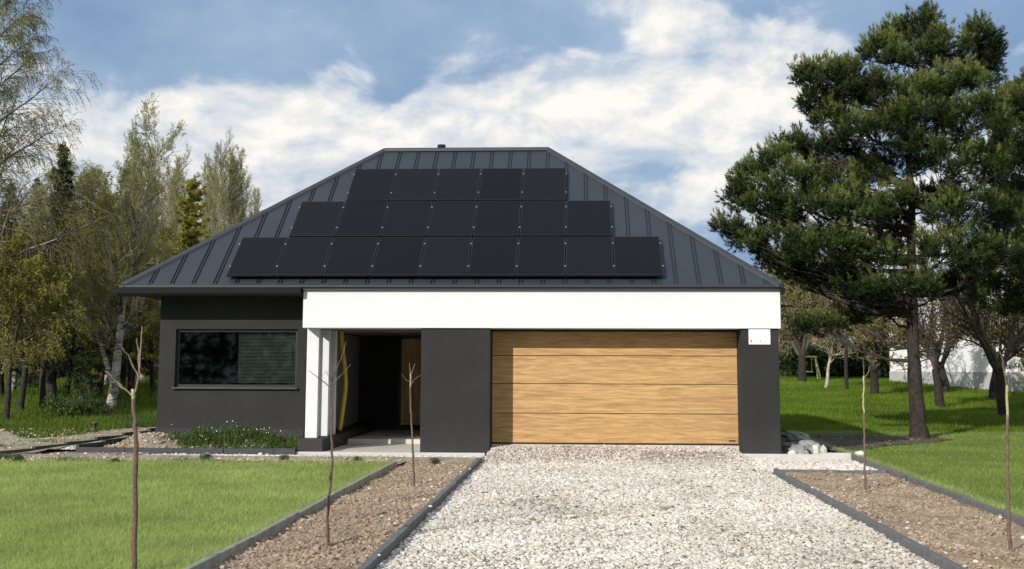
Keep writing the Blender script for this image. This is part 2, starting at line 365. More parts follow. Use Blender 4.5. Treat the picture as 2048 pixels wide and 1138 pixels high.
sheet('gravel_border', MT['gravelbed'], np.linspace(-10.5, -9.3, 16), np.linspace(23.96, 28, 40), lambda x, y: tz(x, y) - .01 + .01 * nz(x, y, 1.4), keep=lambda x, y: (x > -10.62 + (y - 22.6) * .21) & (x < -9.85 + (y - 23.96) * .16))
sheet('left_soil_bed', MT['soil'], np.linspace(-3.14, -1.8, 40), np.linspace(2, 22.86, 260), lambda x, y: .035 + .022 * nz(x, y, 2.1) + .014 * nz(x, y, 6, 2))
sheet('right_soil_bed', MT['soil'], np.linspace(0, 1, 40), np.linspace(2, 20.86, 260), lambda x, y: .03 + .022 * nz(x * 2, y, 2.1, 3) + .014 * nz(x * 2, y, 6, 2))
o = bpy.data.objects['right_soil_bed']; V = np.array([v.co for v in o.data.vertices])
V[:, 0] = xC(V[:, 1]) + .03 + V[:, 0] * (xD(V[:, 1]) - xC(V[:, 1]) - .06); o.data.vertices.foreach_set('co', V.astype(np.float32).ravel()); o.data.update()
MND = lambda x, y: .10 + .20 * ss(23.98, 24.6, y) * ss(-9.75, -8.9, x) + .07 * nz(x, y, 1.9, 1) * ss(23.98, 24.2, y) + .03 * nz(x, y, 6, 4) + .06 * np.exp(-((x + 8.3) / .5) ** 2) * ss(24, 24.4, y)
sheet('soil_mound', MT['mound'], np.linspace(-9.78, -5.47, 110), np.linspace(23.99, 27.5, 80), MND, keep=lambda x, y: (y < 24.8) | (x < -8.5))
sheet('bare_soil', MT['darksoil'], np.linspace(5.2, 9.0, 70), np.linspace(25.2, 34.2, 70), lambda x, y: tz(x, y) + .022 + .02 * nz(x, y, 1.6),
      keep=lambda x, y: (y > 25.5 + (x - 5.2) * 1.15 + .3 * np.sin(x * 3)) & (y < 33 - (x - 5.2) * .55 + .4 * np.sin(x * 4)))
sheet('side_ground', MT['darksoil'], np.linspace(3.6, 5.6, 16), np.linspace(24.05, 34.2, 40), lambda x, y: .03 + .02 * nz(x, y, 2.2), keep=lambda x, y: x < xD(y) + .03)

# ------------------------------------------------------------------ loose stones, clods, grass
_t = (1 + 5 ** .5) / 2
ICO = np.array([(-1, _t, 0), (1, _t, 0), (-1, -_t, 0), (1, -_t, 0), (0, -1, _t), (0, 1, _t), (0, -1, -_t), (0, 1, -_t), (_t, 0, -1), (_t, 0, 1), (-_t, 0, -1), (-_t, 0, 1)]) / 1.902
ICF = np.array([(0, 11, 5), (0, 5, 1), (0, 1, 7), (0, 7, 10), (0, 10, 11), (1, 5, 9), (5, 11, 4), (11, 10, 2), (10, 7, 6), (7, 1, 8), (3, 9, 4), (3, 4, 2), (3, 2, 6), (3, 6, 8), (3, 8, 9), (4, 9, 5), (2, 4, 11), (6, 2, 10), (8, 6, 7), (9, 8, 1)])
def rotmats(n, rg):
    q = rg.normal(size=(n, 4)); q /= np.linalg.norm(q, axis=1, keepdims=True); w, x, y, z = q.T
    return np.stack([np.stack([1 - 2 * (y * y + z * z), 2 * (x * y - z * w), 2 * (x * z + y * w)], -1), np.stack([2 * (x * y + z * w), 1 - 2 * (x * x + z * z), 2 * (y * z - x * w)], -1), np.stack([2 * (x * z - y * w), 2 * (y * z + x * w), 1 - 2 * (x * x + y * y)], -1)], 1)
def rocks(mb, C, size, rg, tint, jit=.28, flat=.62):
    n = len(C); V = ICO[None] * (1 + rg.uniform(-jit, jit, (n, 12, 1)))
    V = V * rg.uniform(.6, 1.25, (n, 1, 3))
    V = np.einsum('nij,nkj->nki', rotmats(n, rg), V) * np.broadcast_to(size, (n,))[:, None, None]
    V[:, :, 2] *= flat
    V += np.asarray(C)[:, None]
    Fc = ICF[None] + (np.arange(n) * 12)[:, None, None]
    return mb.add(V.reshape(-1, 3), Fc.reshape(-1, 3), 0, np.repeat(np.broadcast_to(tint, (n,)), 12))
def blades(mb, x, y, z, h, w, rg, tint, lean=.45, mat=0):
    n = len(x); a = rg.uniform(0, 2 * pi, n); l = rg.normal(0, lean, n) * h; b = rg.uniform(0, 2 * pi, n)
    P = np.stack([x, y, z], -1); d = np.stack([np.cos(a), np.sin(a), 0 * a], -1) * (w * .5)[:, None]
    tip = P + np.stack([np.cos(b) * l, np.sin(b) * l, h], -1)
    return mb.add(np.stack([P - d, P + d, tip], 1).reshape(-1, 3), np.arange(3 * n).reshape(n, 3), mat, np.repeat(tint, 3))
def dens(y): return np.clip(14. / y, .35, 1.25)

mb = MB(); rg = np.random.default_rng(11)
x, y = pts_in(105000, -1.74, 3.2, 8.8, 24.7, rg); k = rg.uniform(size=len(x)) < np.clip(1.2 - (y - 9) * .03, .6, 1.2); x, y = x[k], y[k]
tn = None; s = rg.lognormal(math.log(.0128), .40, len(x)) * (1 + .02 * (y - 9)); tn = np.clip(rg.beta(2.1, 1.35, len(x)) + .16 * nz(x, y, .55, 2), 0, 1)
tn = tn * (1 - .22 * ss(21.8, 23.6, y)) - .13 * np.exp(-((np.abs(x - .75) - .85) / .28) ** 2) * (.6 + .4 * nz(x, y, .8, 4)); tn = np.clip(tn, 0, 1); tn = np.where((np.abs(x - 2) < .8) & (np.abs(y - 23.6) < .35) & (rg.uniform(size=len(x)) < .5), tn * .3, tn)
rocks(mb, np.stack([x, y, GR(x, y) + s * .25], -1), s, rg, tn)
x, y = pts_in(7500, 3.2, 5.15, 20.97, 23.98, rg); s = rg.lognormal(math.log(.022), .35, len(x)); k = x < xD(y) - .02; x, y, s = x[k], y[k], s[k]
rocks(mb, np.stack([x, y, GR(x, y) + s * .3], -1), s, rg, np.clip(rg.beta(2.6, 1.2, len(x)), 0, 1))
x, y = pts_in(7500, -10.6, -1.8, 22.97, 23.93, rg); s = rg.lognormal(math.log(.021), .35, len(x))
rocks(mb, np.stack([x, y, .035 + s * .25], -1), s, rg, np.clip(rg.beta(2.2, 1.2, len(x)), 0, 1))
x, y = pts_in(2600, -10.5, -9.3, 23.96, 28, rg); k = (x > -10.55 + (y - 22.6) * .21) & (x < -9.9 + (y - 23.96) * .16); x, y = x[k], y[k]; s = rg.lognormal(math.log(.022), .35, len(x))
rocks(mb, np.stack([x, y, tz(x, y) + s * .2], -1), s, rg, np.clip(rg.beta(2.2, 1.2, len(x)), 0, 1))
n = 170; x = np.where(rg.uniform(size=n) < .5, rg.normal(-1.95, .12, n), rg.normal(3.45, .14, n)); y = rg.uniform(9.5, 20.5, n); s = rg.lognormal(math.log(.014), .35, n); hz = np.where((np.abs(x + 1.79) < .05) | (np.abs(x - xC(y)) < .05), .11, .055)
rocks(mb, np.stack([x, y, hz], -1), s, rg, np.clip(rg.beta(2.4, 1.2, n), 0, 1))
tag(mb.build('gravel', MT['stone']), kind='stuff')

mb = MB()
def clodfield(n, xl, xr, y0, y1, zz, med, seed):
    rg = np.random.default_rng(seed); y = rg.uniform(y0, y1, n); u = rg.uniform(0, 1, n); x = xl(y) + .05 + u * (xr(y) - xl(y) - .1)
    k = rg.uniform(size=n) < dens(y); x, y = x[k], y[k]; s = rg.lognormal(math.log(med), .62, len(x)); s = np.minimum(s, .04)
    t = np.clip(rg.normal(.5, .13, len(x)), 0, .88); t = np.where(rg.uniform(size=len(x)) < .012, rg.uniform(.9, 1, len(x)), t)
    rocks(mb, np.stack([x, y, zz(x, y) + s * .22], -1), s, rg, t, .34, .7)
clodfield(48000, xB, xA, 8.8, 22.8, lambda x, y: .035 + .022 * nz(x, y, 2.1), .0072, 21)
clodfield(40000, xC, xD, 9.5, 20.82, lambda x, y: .03 + .02 * nz(x, y, 2.1), .0072, 22)
rg = np.random.default_rng(23)
x, y = pts_in(2600, -9.7, -5.5, 24.0, 24.78, rg); s = rg.lognormal(math.log(.014), .65, len(x)); rocks(mb, np.stack([x, y, MND(x, y) + s * .2], -1), np.minimum(s, .07), rg, np.clip(rg.normal(.7, .2, len(x)), 0, 1), .34)
x, y = pts_in(3000, -13.5, -3.2, 21.7, 22.85, rg); s = rg.lognormal(math.log(.011), .6, len(x)); rocks(mb, np.stack([x, y, .06 + s * .2], -1), np.minimum(s, .08), rg, np.clip(rg.normal(.75, .2, len(x)), 0, 1), .34)
x, y = pts_in(2600, -15.5, -9.6, 23, 28, rg); k = x < -9.6 - (28 - y) * .21; x, y = x[k], y[k]; s = rg.lognormal(math.log(.010), .6, len(x)); rocks(mb, np.stack([x, y, tz(x, y) + .03 + s * .2], -1), np.minimum(s, .05), rg, np.clip(rg.normal(.8, .15, len(x)), 0, 1), .34)
x, y = pts_in(500, 5.25, 9.5, 25.3, 33, rg); s = rg.lognormal(math.log(.018), .6, len(x)); k = (y > 25.8 + (x - 5.2) * 1.15) & (y < 32.6 - (x - 5.2) * .55); x, y, s = x[k], y[k], s[k]; rocks(mb, np.stack([x, y, tz(x, y) + .03], -1), np.minimum(s, .07), rg, 0 * x, .34)
tag(mb.build('soil_clods', MT['clod']), kind='stuff')

rg = np.random.default_rng(31); mb = MB()
n = 420000; y = 8.8 + (21.5 - 8.8) * rg.uniform(size=n) ** 1.15; x = rg.uniform(-.455 * y - 4, -3.2); k = rg.uniform(size=n) < dens(y); x, y = x[k], y[k]
pt = nz(x, y, .9, 1) * .5 + nz(x, y, 2.6, 5) * .3; t = np.clip(rg.normal(.56, .17, len(x)) + .18 * pt, 0, .85); t = np.where(rg.uniform(size=len(x)) < .045, 1, t)
edge = np.minimum((-3.2 - x), (21.5 - y)); t = np.where((edge < .22) & (rg.uniform(size=len(x)) < .45), rg.uniform(.75, 1, len(x)), t)
blades(mb, x, y, .06 + 0 * x, np.abs(rg.normal(.043, .015, len(x))) * (1 + .4 * pt) * (1 + .02 * (y - 10)), rg.uniform(.004, .008, len(x)) * (1 + .05 * (y - 10)), rg, t, .95)
n = 420000; y = 9.5 + 24.5 * rg.uniform(size=n); x = rg.uniform(size=n) * (.375 * y + 4.5 - xD(y)) + xD(y) + .06; k = (x < .375 * y + 4.5) & (x > xD(y) + .04); x, y = x[k], y[k]
soil = (y > 25.2 + (x - 5.2) * 1.15) & (y < 33.2 - (x - 5.2) * .55); k = ~soil | (rg.uniform(size=len(x)) < .04); x, y = x[k], y[k]
pt = nz(x, y, .7, 3) * .5 + nz(x, y, 2.3, 5) * .3; t = np.clip(rg.normal(.12, .14, len(x)) + .15 * pt, 0, .85); t = np.where(rg.uniform(size=len(x)) < .03, 1, t)
t = np.where((x - xD(y) < .3) & (rg.uniform(size=len(x)) < .4), rg.uniform(.75, 1, len(x)), t)
blades(mb, x, y, tz(x, y) - .01, np.abs(rg.normal(.052, .018, len(x))) * (1 + .4 * pt), rg.uniform(.005, .009, len(x)) * (1 + .05 * (y - 12)), rg, t, .85)
n = 5200; y = rg.uniform(8.8, 21.5, n); x = rg.normal(-3.225, .018, n); k = nz(y * 3, y, 1.7) > -.35; x, y = x[k], y[k]
blades(mb, x, y, .07 + 0 * x, np.abs(rg.normal(.075, .025, len(x))), rg.uniform(.005, .008, len(x)), rg, np.clip(rg.normal(.6, .25, len(x)), 0, 1), .7)
n = 5200; y = rg.uniform(12.5, 33, n); x = xD(y) + .05 + np.abs(rg.normal(0, .02, n)); k = nz(y * 3, y, 1.3) > -.35; x, y = x[k], y[k]
blades(mb, x, y, tz(x, y), np.abs(rg.normal(.075, .025, len(x))), rg.uniform(.005, .009, len(x)), rg, np.clip(rg.normal(.6, .25, len(x)), 0, 1), .7)
n = 2600; x = rg.uniform(-9, -3.25, n); y = 21.56 + rg.normal(0, .02, n); blades(mb, x, y, .07 + 0 * x, np.abs(rg.normal(.07, .025, n)), rg.uniform(.006, .01, n), rg, np.clip(rg.normal(.6, .25, n), 0, 1), .6)
tag(mb.build('lawn_grass', MT['grass']), kind='stuff')

mb = MB(); n = 230000; y = 33.5 + 48 * rg.uniform(size=n) ** 1.2; x = rg.uniform(.14 * y - 1, .385 * y + 4)
pt = nz(x, y, .45, 3) * .6 + nz(x, y, 1.4, 5) * .4; t = np.clip(rg.normal(.5, .2, len(x)) + .22 * pt, 0, .9)
blades(mb, x, y, tz(x, y) - .01, np.abs(rg.normal(.10, .035, n)) * (1 + .45 * pt), rg.uniform(.012, .026, n), rg, t)
n = 165000; y = 24 + 50 * rg.uniform(size=n) ** 1.25; x = rg.uniform(-.49 * y - 4, -.335 * y + .5)
path = (y < 26.6 + 1.2 * np.sin(x * .7) + (x + 14) * .55 + .7 * np.sin(x * 2.3)) | (x > -9.45 - (28 - y) * .21) & (y < 28); k = ~path | (rg.uniform(size=n) < .035); x, y = x[k], y[k]
pt = nz(x, y, .5, 6) * .6 + nz(x, y, 1.7, 2) * .4; t = np.clip(rg.normal(.42, .2, len(x)) + .25 * pt, 0, .9); tall = ss(33, 38, y)
blades(mb, x, y, tz(x, y) - .04, np.abs(rg.normal(.10, .04, len(x))) * (1 + 1.8 * tall) * (1 + .5 * pt), rg.uniform(.01, .022, len(x)), rg, t)
tag(mb.build('meadow_grass', MT['grass2']), kind='stuff')

# weeds on the mound and by the kerbs
mb = MB(); rg = np.random.default_rng(41)
for cx_, cy_, sx, sy, n, h in ((-7.45, 24.45, .18, .12, 1300, .17), (-7.1, 24.5, .16, .1, 1100, .12), (-6.8, 24.42, .17, .12, 1300, .19), (-6.45, 24.5, .2, .1, 700, .11), (-6.15, 24.4, .14, .1, 700, .15), (-5.8, 24.32, .2, .12, 1200, .10), (-7.85, 24.45, .2, .1, 350, .09), (-6.4, 24.1, .6, .06, 700, .07), (-5.65, 24.25, .12, .12, 500, .12)):
    x = rg.normal(cx_, sx, n); y = np.clip(rg.normal(cy_, sy, n), 24.03, 24.72); x = np.clip(x, -8.4, -5.5); z = MND(x, y)
    hh = np.abs(rg.normal(h, h * .45, n)); t = np.clip(rg.normal(.5, .2, n), 0, 1)
    blades(mb, x, y, z - .02, hh, rg.uniform(.008, .02, n), rg, t, .35)
    C = np.stack([x, y, z + hh * rg.uniform(.3, 1, n)], -1); mb.cards(C, rg.uniform(.012, .028, n), rg, .55, 0, t)
for cx_, cy_, n in ((-10.5, 22.2, 500), (-11.2, 22.0, 600), (-9.0, 21.75, 250), (-6.9, 21.75, 250), (-12.5, 25, 400), (-11.6, 24.2, 350), (-13.5, 26, 500), (-10.9, 25.2, 250)):
    x = rg.normal(cx_, .22, n); y = rg.normal(cy_, .1, n); blades(mb, x, y, tz(x, y), np.abs(rg.normal(.07, .03, n)), rg.uniform(.008, .016, n), rg, np.clip(rg.normal(.5, .2, n), 0, 1), .5)
tag(mb.build('weeds', MT['weed']), kind='stuff')
mb = MB(); n = 44
x = np.concatenate([rg.normal(-7.0, .5, n // 2), rg.normal(-6.4, .5, n - n // 2)]); y = rg.uniform(24.2, 24.6, n); z = MND(x, y)
mb.cards(np.stack([x, y, z + rg.uniform(.15, .36, n)], -1), .012, rg, 1., 0, rg.uniform(.7, 1, n)); tag(mb.build('weed_flowers', MT['sign']), kind='stuff')

# ------------------------------------------------------------------ kerbs: every stone on its own
def kerb(p0, p1, matl, label, group, w=.075, ztop=.10, dep=.32, L=1.0, zf=None, name='kerb_stone'):
    p0 = np.array(p0, float); p1 = np.array(p1, float); D = np.linalg.norm(p1 - p0); d = (p1 - p0) / D; rz = math.atan2(d[1], d[0])
    n = int(D // L); lens = [L] * n + ([D - n * L] if D - n * L > .12 else []); t = 0; src = None
    for i, l in enumerate(lens):
        c = p0 + d * (t + l / 2); z = ztop if zf is None else ztop + float(zf(c[0], c[1]))
        if l == L and src is not None: o = src.copy(); COL.objects.link(o)
        else:
            o = MB().bbox(-l / 2 + .003, l / 2 - .003, -w / 2, w / 2, -dep, 0, .008).build(name, matl)
            if l == L: src = o
        o.location = (c[0] + rng.normal(0, .003), c[1] + rng.normal(0, .003), z + rng.normal(0, .004)); o.rotation_euler = (rng.normal(0, .008), rng.normal(0, .005), rz + rng.normal(0, .006))
        tag(o, label, 'kerb stone', group); t += l
kerb((-1.79, 6.0), (-1.79, 22.9), MT['kerb_dark'], 'dark grey concrete edging stone between the left soil bed and the gravel driveway', 'edging along the left side of the driveway', ztop=.105)
kerb((-3.17, 6.0), (-3.17, 21.62), MT['kerb_grey'], 'weathered greenish edging slab between the left lawn and the soil bed', 'edging along the left lawn', ztop=.12, w=.07, L=2.0)
kerb((xC(6.), 6.0), (xC(20.86), 20.86), MT['kerb_dark'], 'grey concrete edging stone between the gravel driveway and the right soil bed', 'edging along the right side of the driveway', ztop=.105)
kerb((xC(20.9) + .06, 20.9), (xD(20.9) - .05, 20.9), MT['kerb_dark'], 'edging stone across the far end of the right soil bed', 'edging across the right soil bed', ztop=.085)
kerb((xD(9.), 9.0), (xD(33.), 33.0), MT['kerb_dark'], 'grey concrete edging stone along the edge of the right lawn', 'edging along the right lawn', ztop=.115)
kerb((-12.6, 22.9), (-1.84, 22.9), MT['kerb_sand'], 'sandy edging stone in the long row in front of the pale gravel strip', 'edging in front of the gravel strip', ztop=.10)
kerb((-9.0, 21.62), (-3.22, 21.62), MT['kerb_grey'], 'mossy edging slab along the far edge of the left lawn', 'edging behind the left lawn', ztop=.105, w=.07)
kerb((-9.83, 23.95), (-5.47, 23.95), MT['kerb_black'], 'black edging block in front of the weedy soil mound', 'black edging in front of the soil mound', ztop=.17, L=.98, w=.08)
kerb((-9.83, 24.0), (-9.45, 26.5), MT['kerb_black'], 'black edging block on the left side of the soil mound beside the gravel', 'black edging on the left side of the soil mound', ztop=.08, zf=lambda x, y: tz(x, y), w=.08)
kerb((-10.75, 22.6), (-9.45, 28.2), MT['kerb_black'], 'black edging block along the sandy path at the left of the house', 'black edging along the sandy path', ztop=.07, zf=lambda x, y: tz(x, y), w=.08)

# ------------------------------------------------------------------ the house
house = empty('house', 'dark single storey house with a hipped metal roof and white fascia over its garage', 'house', (-2.5, 24.0, .1))
HL = np.array(house.location)
class HB(MB):
    def build(s, name, mats, parent=house, label=None, base=None):
        off = HL if base is None else base
        s.v = [v - off for v in s.v]; return MB.build(s, name, mats, parent, label)
def ringwall(mb, x0, x1, z0, z1, hx0, hx1, hz0, hz1, yf, yb):
    V = [(x, y, z) for y in (yf, yb) for x, z in ((x0, z0), (x1, z0), (x1, z1), (x0, z1), (hx0, hz0), (hx1, hz0), (hx1, hz1), (hx0, hz1))]
    Fc = []
    for i in range(4):
        j = (i + 1) % 4
        Fc += [(i, j, 4 + j, 4 + i), (8 + j, 8 + i, 12 + i, 12 + j), (j, i, 8 + i, 8 + j), (4 + i, 4 + j, 12 + j, 12 + i)]
    return mb.add(V, Fc)
WX0, WX1, WZ0, WZ1 = -8.185, -5.67, 1.33, 2.51
ringwall(HB(), -8.52, -5.49, -.1, 3.19, WX0, WX1, WZ0, WZ1, 24.75, 25.05).build('front_wall', MT['plaster'])
HB().box(-8.52, -8.27, 25.052, 32.3, -.1, 3.19).box(-8.268, 3.64, 32.05, 32.3, -.1, 3.19).box(3.642, 3.905, 24.85, 32.3, -.1, 3.19).build('outer_wall', MT['plaster'])
HB().box(-8.54, -5.50, 24.735, 24.748, -.1, .50).build('base_strip', MT['plinth'])
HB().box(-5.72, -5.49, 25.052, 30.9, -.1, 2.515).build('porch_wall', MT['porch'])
HB().box(-5.72, -1.72, 30.9, 31.1, -.1, 2.52).build('porch_back_wall', MT['plaster'])
HB().box(-5.418, -3.06, 24.745, 30.898, 2.517, 2.6).build('porch_ceiling', MT['ceiling'])
HB().bbox(-3.06, -1.70, 24.10, 24.62, .11, 2.512, .006).build('garage_pillar', MT['plaster'])
HB().box(-3.06, -1.72, 24.622, 30.898, .0, 2.512).build('porch_side_bounce_wall', MT['white'])  # unseen wall face, made white to bounce sunlight into the porch recess
HB().bbox(3.185, 3.905, 24.10, 24.845, .11, 2.512, .006).build('garage_pillar', MT['plaster'])
HB().box(-1.70, 3.185, 24.70, 24.95, 2.478, 2.512).build('lintel', MT['plinth'])
HB().box(-8.26, -5.67, 27.6, 27.7, .0, 3.1).build('room_back_wall', MT['inside'])
HB().box(-8.26, -5.67, 25.06, 27.59, 3.05, 3.1).build('room_ceiling', MT['inside'])
HB().box(-8.26, -5.67, 25.06, 27.59, .2, .3).build('room_floor', MT['inside'])
# fascia
HB().bbox(-5.415, 3.948, 24.05, 24.742, 2.515, 3.262, .008).build('fascia', MT['white'])
# window
wf = HB(); t = .055
ringwall(wf, WX0 + .002, WX1 - .002, WZ0 + .002, WZ1 - .002, WX0 + t, WX1 - t, WZ0 + t, WZ1 - t, 24.83, 24.90)
wbase = np.array([WX0, 24.83, WZ0])
win = empty('window', None, None); win.parent = house; win.location = wbase - HL; del win
win = [c for c in house.children if c.name.startswith('window')][0]
wf.build('window_frame', MT['frame'], win, base=wbase)
HB().box(WX0 + t, WX1 - t, 24.862, 24.868, WZ0 + t, WZ1 - t).build('pane', MT['glass'], win, base=wbase)
HB().bbox(WX0 - .03, WX1 + .03, 24.68, 24.83, WZ0 - .035, WZ0 + .001, .006).build('window_sill', MT['trim'], win, base=wbase)
sl = HB()
for i in range(38):
    z = WZ0 + .10 + i * .0285
    if z > WZ1 - .09: break
    c, s_ = .011, .009
    sl.add([(-6.93, 24.93 - c, z - s_), (WX1 - .07, 24.93 - c, z - s_), (WX1 - .07, 24.93 + c, z + s_), (-6.93, 24.93 + c, z + s_)], [(0, 1, 2, 3)])
for xx in (-6.8, -6.3, -5.85): sl.box(xx, xx + .008, 24.918, 24.921, WZ0 + .07, WZ1 - .06)
sl.box(-6.94, WX1 - .06, 24.90, 24.96, WZ1 - .085, WZ1 - .057)
sl.build('blind', MT['blind'], win, base=wbase)
# porch
HB().bbox(-5.48, -4.975, 24.08, 30.8, .11, .345, .006).build('plinth', MT['plinth'])
for cy_, cx_ in ((24.46, -5.19), (25.15, -5.12), (25.7, -5.09)):
    HB().bbox(cx_ - .22, cx_ + .02, cy_, cy_ + .15, .347, 2.512, .005).build('column', MT['white'])
HB().bbox(-4.973, -3.06, 24.2, 26.72, -.1, .10, .006).build('porch_floor', MT['concrete'])
HB().bbox(-4.973, -3.06, 26.722, 30.89, -.1, .20, .012).build('porch_step', MT['concrete'])
HB().bbox(-5.50, -1.78, 23.98, 24.198, -.1, .105, .008).build('foundation_slab', MT['slab'])
HB().bbox(3.08, 5.18, 23.99, 24.095, -.1, .125, .008).build('foundation_slab', MT['slab'])
HB().bbox(4.62, 5.2, 23.95, 24.10, -.05, .155, .008).build('foundation_block', MT['slab'])
dbase = np.array([-4.45, 30.84, .3])
ed = empty('entrance_door', None, None); ed.parent = house; ed.location = dbase - HL
HB().bbox(-4.40, -3.42, 30.80, 30.86, .37, 2.46, .005).build('door_leaf', MT['entry_wood'], ed, base=dbase)
HB().box(-4.47, -4.402, 30.82, 30.898, .20, 2.52).box(-3.418, -3.35, 30.82, 30.898, .20, 2.52).box(-4.402, -3.418, 30.82, 30.898, 2.462, 2.52).build('door_frame', MT['frame'], ed, base=dbase)
HB().box(-4.40, -3.42, 30.74, 30.898, .325, .365).build('threshold', MT['slab'], ed, base=dbase)
HB().box(-4.40, -3.42, 30.8, 30.898, .2, .323).build('door_base', MT['plinth'], ed, base=dbase)
HB().box(-3.56, -3.53, 30.74, 30.77, 1.0, 1.9).box(-3.56, -3.53, 30.77, 30.8, 1.1, 1.13).box(-3.56, -3.53, 30.77, 30.8, 1.77, 1.8).build('handle', MT['clamp'], ed, base=dbase)
# garage door: four sections with grooves
gbase = np.array([.75, 24.75, .255])
gd = empty('garage_door', None, None); gd.parent = house; gd.location = gbase - HL
zs = [.262, .845, 1.43, 1.99, 2.478]
for i in range(4): HB().bbox(-1.698, 3.183, 24.75, 24.79, zs[i] + .006, zs[i + 1] - .006, .005).build('door_section', MT['door_wood'], gd, base=gbase)
HB().box(-1.70, 3.185, 24.795, 24.81, .2, 2.478).box(-1.70, 3.185, 24.752, 24.785, .236, .262).build('door_seal', MT['black'], gd, base=gbase)
HB().bbox(2.99, 3.12, 24.735, 24.752, .318, .338, .003).build('handle', MT['black'], gd, base=gbase)
HB().box(-1.70, 3.185, 24.70, 25.0, -.1, .234).build('garage_sill', MT['concrete'])

# roof
EZ, EY0, EY1, EX0, EX1 = 3.341, 23.98, 33.01, -9.08, 3.966
TH = radians(38.); RY = (EY0 + EY1) / 2; RZ = EZ + (RY - EY0) * tan(TH); RX0, RX1 = -4.545, -.667
V = [(EX0, EY0, EZ - .03), (EX1, EY0, EZ - .03), (EX1, EY1, EZ - .03), (EX0, EY1, EZ - .03), (EX0, EY0, EZ), (EX1, EY0, EZ), (EX1, EY1, EZ), (EX0, EY1, EZ), (RX0, RY, RZ), (RX1, RY, RZ)]
roof = HB().add(V, [(0, 1, 5, 4), (1, 2, 6, 5), (2, 3, 7, 6), (3, 0, 4, 7)]).add(V, [(3, 2, 1, 0), (4, 5, 9, 8), (6, 7, 8, 9)]).add(V, [(5, 6, 9), (7, 4, 8)]).build('roof', MT['roof'])
def rp(x, t, off=0): return np.array([x, EY0 + t * cos(TH) - off * sin(TH), EZ + t * sin(TH) + off * cos(TH)])
TL = (RY - EY0) / cos(TH)
sm = HB()
def bar(mb, a, b, up, w, h0, h1):
    a, b, up = map(np.array, (a, b, up)); d = b - a; d = d / np.linalg.norm(d); sd = np.cross(d, up); sd /= np.linalg.norm(sd)
    V = [p + sd * q * w / 2 + up * h for p in (a, b) for q in (-1, 1) for h in (h0, h1)]
    mb.add(V, [(0, 1, 3, 2), (4, 6, 7, 5), (0, 4, 5, 1), (2, 3, 7, 6), (1, 5, 7, 3), (0, 2, 6, 4)])
upf = np.array([0, -sin(TH), cos(TH)])
x = -8.945
while x < EX1 - .1:
    tmax = TL
    if x < RX0: tmax = TL * (x - EX0) / (RX0 - EX0)
    if x > RX1: tmax = TL * (EX1 - x) / (EX1 - RX1)
    if tmax > .2:
        for dx in (-.030, .030): bar(sm, rp(x + dx, .075), rp(x + dx, tmax - .03), upf, .010, -.002, .024)
    x += .4355
for sx, ex, rx in ((-1, EX0, RX0), (1, EX1, RX1)):
    run = abs(rx - ex); nrm = np.array([sx * (RZ - EZ), 0, run]); nrm /= np.linalg.norm(nrm); y = EY0 + .35
    while y < EY1 - .2:
        f = min(y - EY0, EY1 - y) / (RY - EY0); a = np.array([ex, y, EZ]); b = np.array([ex + (rx - ex) * f, y, EZ + (RZ - EZ) * f]); bar(sm, a + (b - a) * .03, b, nrm, .05, -.003, .025); y += .4355
sm.build('roof_seams', MT['seam'])
rc = HB()
for a, b in (((EX0, EY0, EZ), (RX0, RY, RZ)), ((EX1, EY0, EZ), (RX1, RY, RZ)), ((EX1, EY1, EZ), (RX1, RY, RZ)), ((EX0, EY1, EZ), (RX0, RY, RZ)), ((RX0, RY, RZ), (RX1, RY, RZ))):
    a, b = np.array(a, float), np.array(b, float); d = (b - a) / np.linalg.norm(b - a); s_ = np.cross(d, (0, 0, 1)); s_ /= np.linalg.norm(s_); up = np.cross(s_, d)
    V = [p + q for p in (a, b) for q in (s_ * .10 - up * .045, s_ * .09 + up * .005, up * .05, -s_ * .09 + up * .005, -s_ * .10 - up * .045)]
    rc.add(V, [(0, 1, 6, 5), (1, 2, 7, 6), (2, 3, 8, 7), (3, 4, 9, 8), (0, 5, 9, 4)]).add(V, [(0, 4, 3, 2), (5, 7, 8, 9)])
rc.build('ridge_cap', MT['trim'])
HB().box(-5.43, 3.975, 23.99, 24.045, EZ - .088, EZ - .032).box(-9.11, 3.995, 23.94, 24.01, EZ - .028, EZ + .006).build('eave_flashing', MT['trim'])
# gutter on the left part, soffit and side boards
gp = HB()
pr = [(24.01, 3.305), (23.90, 3.305), (23.885, 3.29), (23.895, 3.19), (23.92, 3.145), (24.01, 3.13)]
V = [(x, y, z) for x in (-9.13, -5.44) for y, z in pr]
gp.add(V, [(i, i + 1, i + 7, i + 6) for i in range(5)]).add(V, [(0, 5, 4, 3, 2, 1), (6, 7, 8, 9, 10, 11)]); gp.build('gutter', MT['gutter'])
HB().box(-9.06, -5.42, 23.975, 24.748, 3.195, 3.215).box(-9.06, -8.52, 24.75, 33, 3.195, 3.215).box(-9.08, -9.062, 23.98, 33, 3.19, EZ - .031).build('soffit', MT['soffit'])
HB().box(3.91, 3.955, 24.75, 32.9, 3.15, EZ - .031).build('verge_board', MT['trim'])
HB().box(3.952, 4.02, 23.9, 32.9, 3.19, 3.30).build('side_gutter', MT['gutter'])
mb = HB(); mb.tubes([(-3.22, 28.75, 6.6), (-3.22, 28.75, 7.0)], np.array([.075, .075]), 14, cap=True); mb.tubes([(-3.22, 28.75, 6.97), (-3.22, 28.75, 7.03)], np.array([.1, .1]), 14, cap=True)
mb.build('vent_pipe', MT['black'])
mb = HB(); mb.tubes([(3.9, 24.9, 3.02), (4.33, 24.9, 2.985)], np.array([.022, .018]), 8, cap=True); mb.build('wall_bracket', MT['black'])

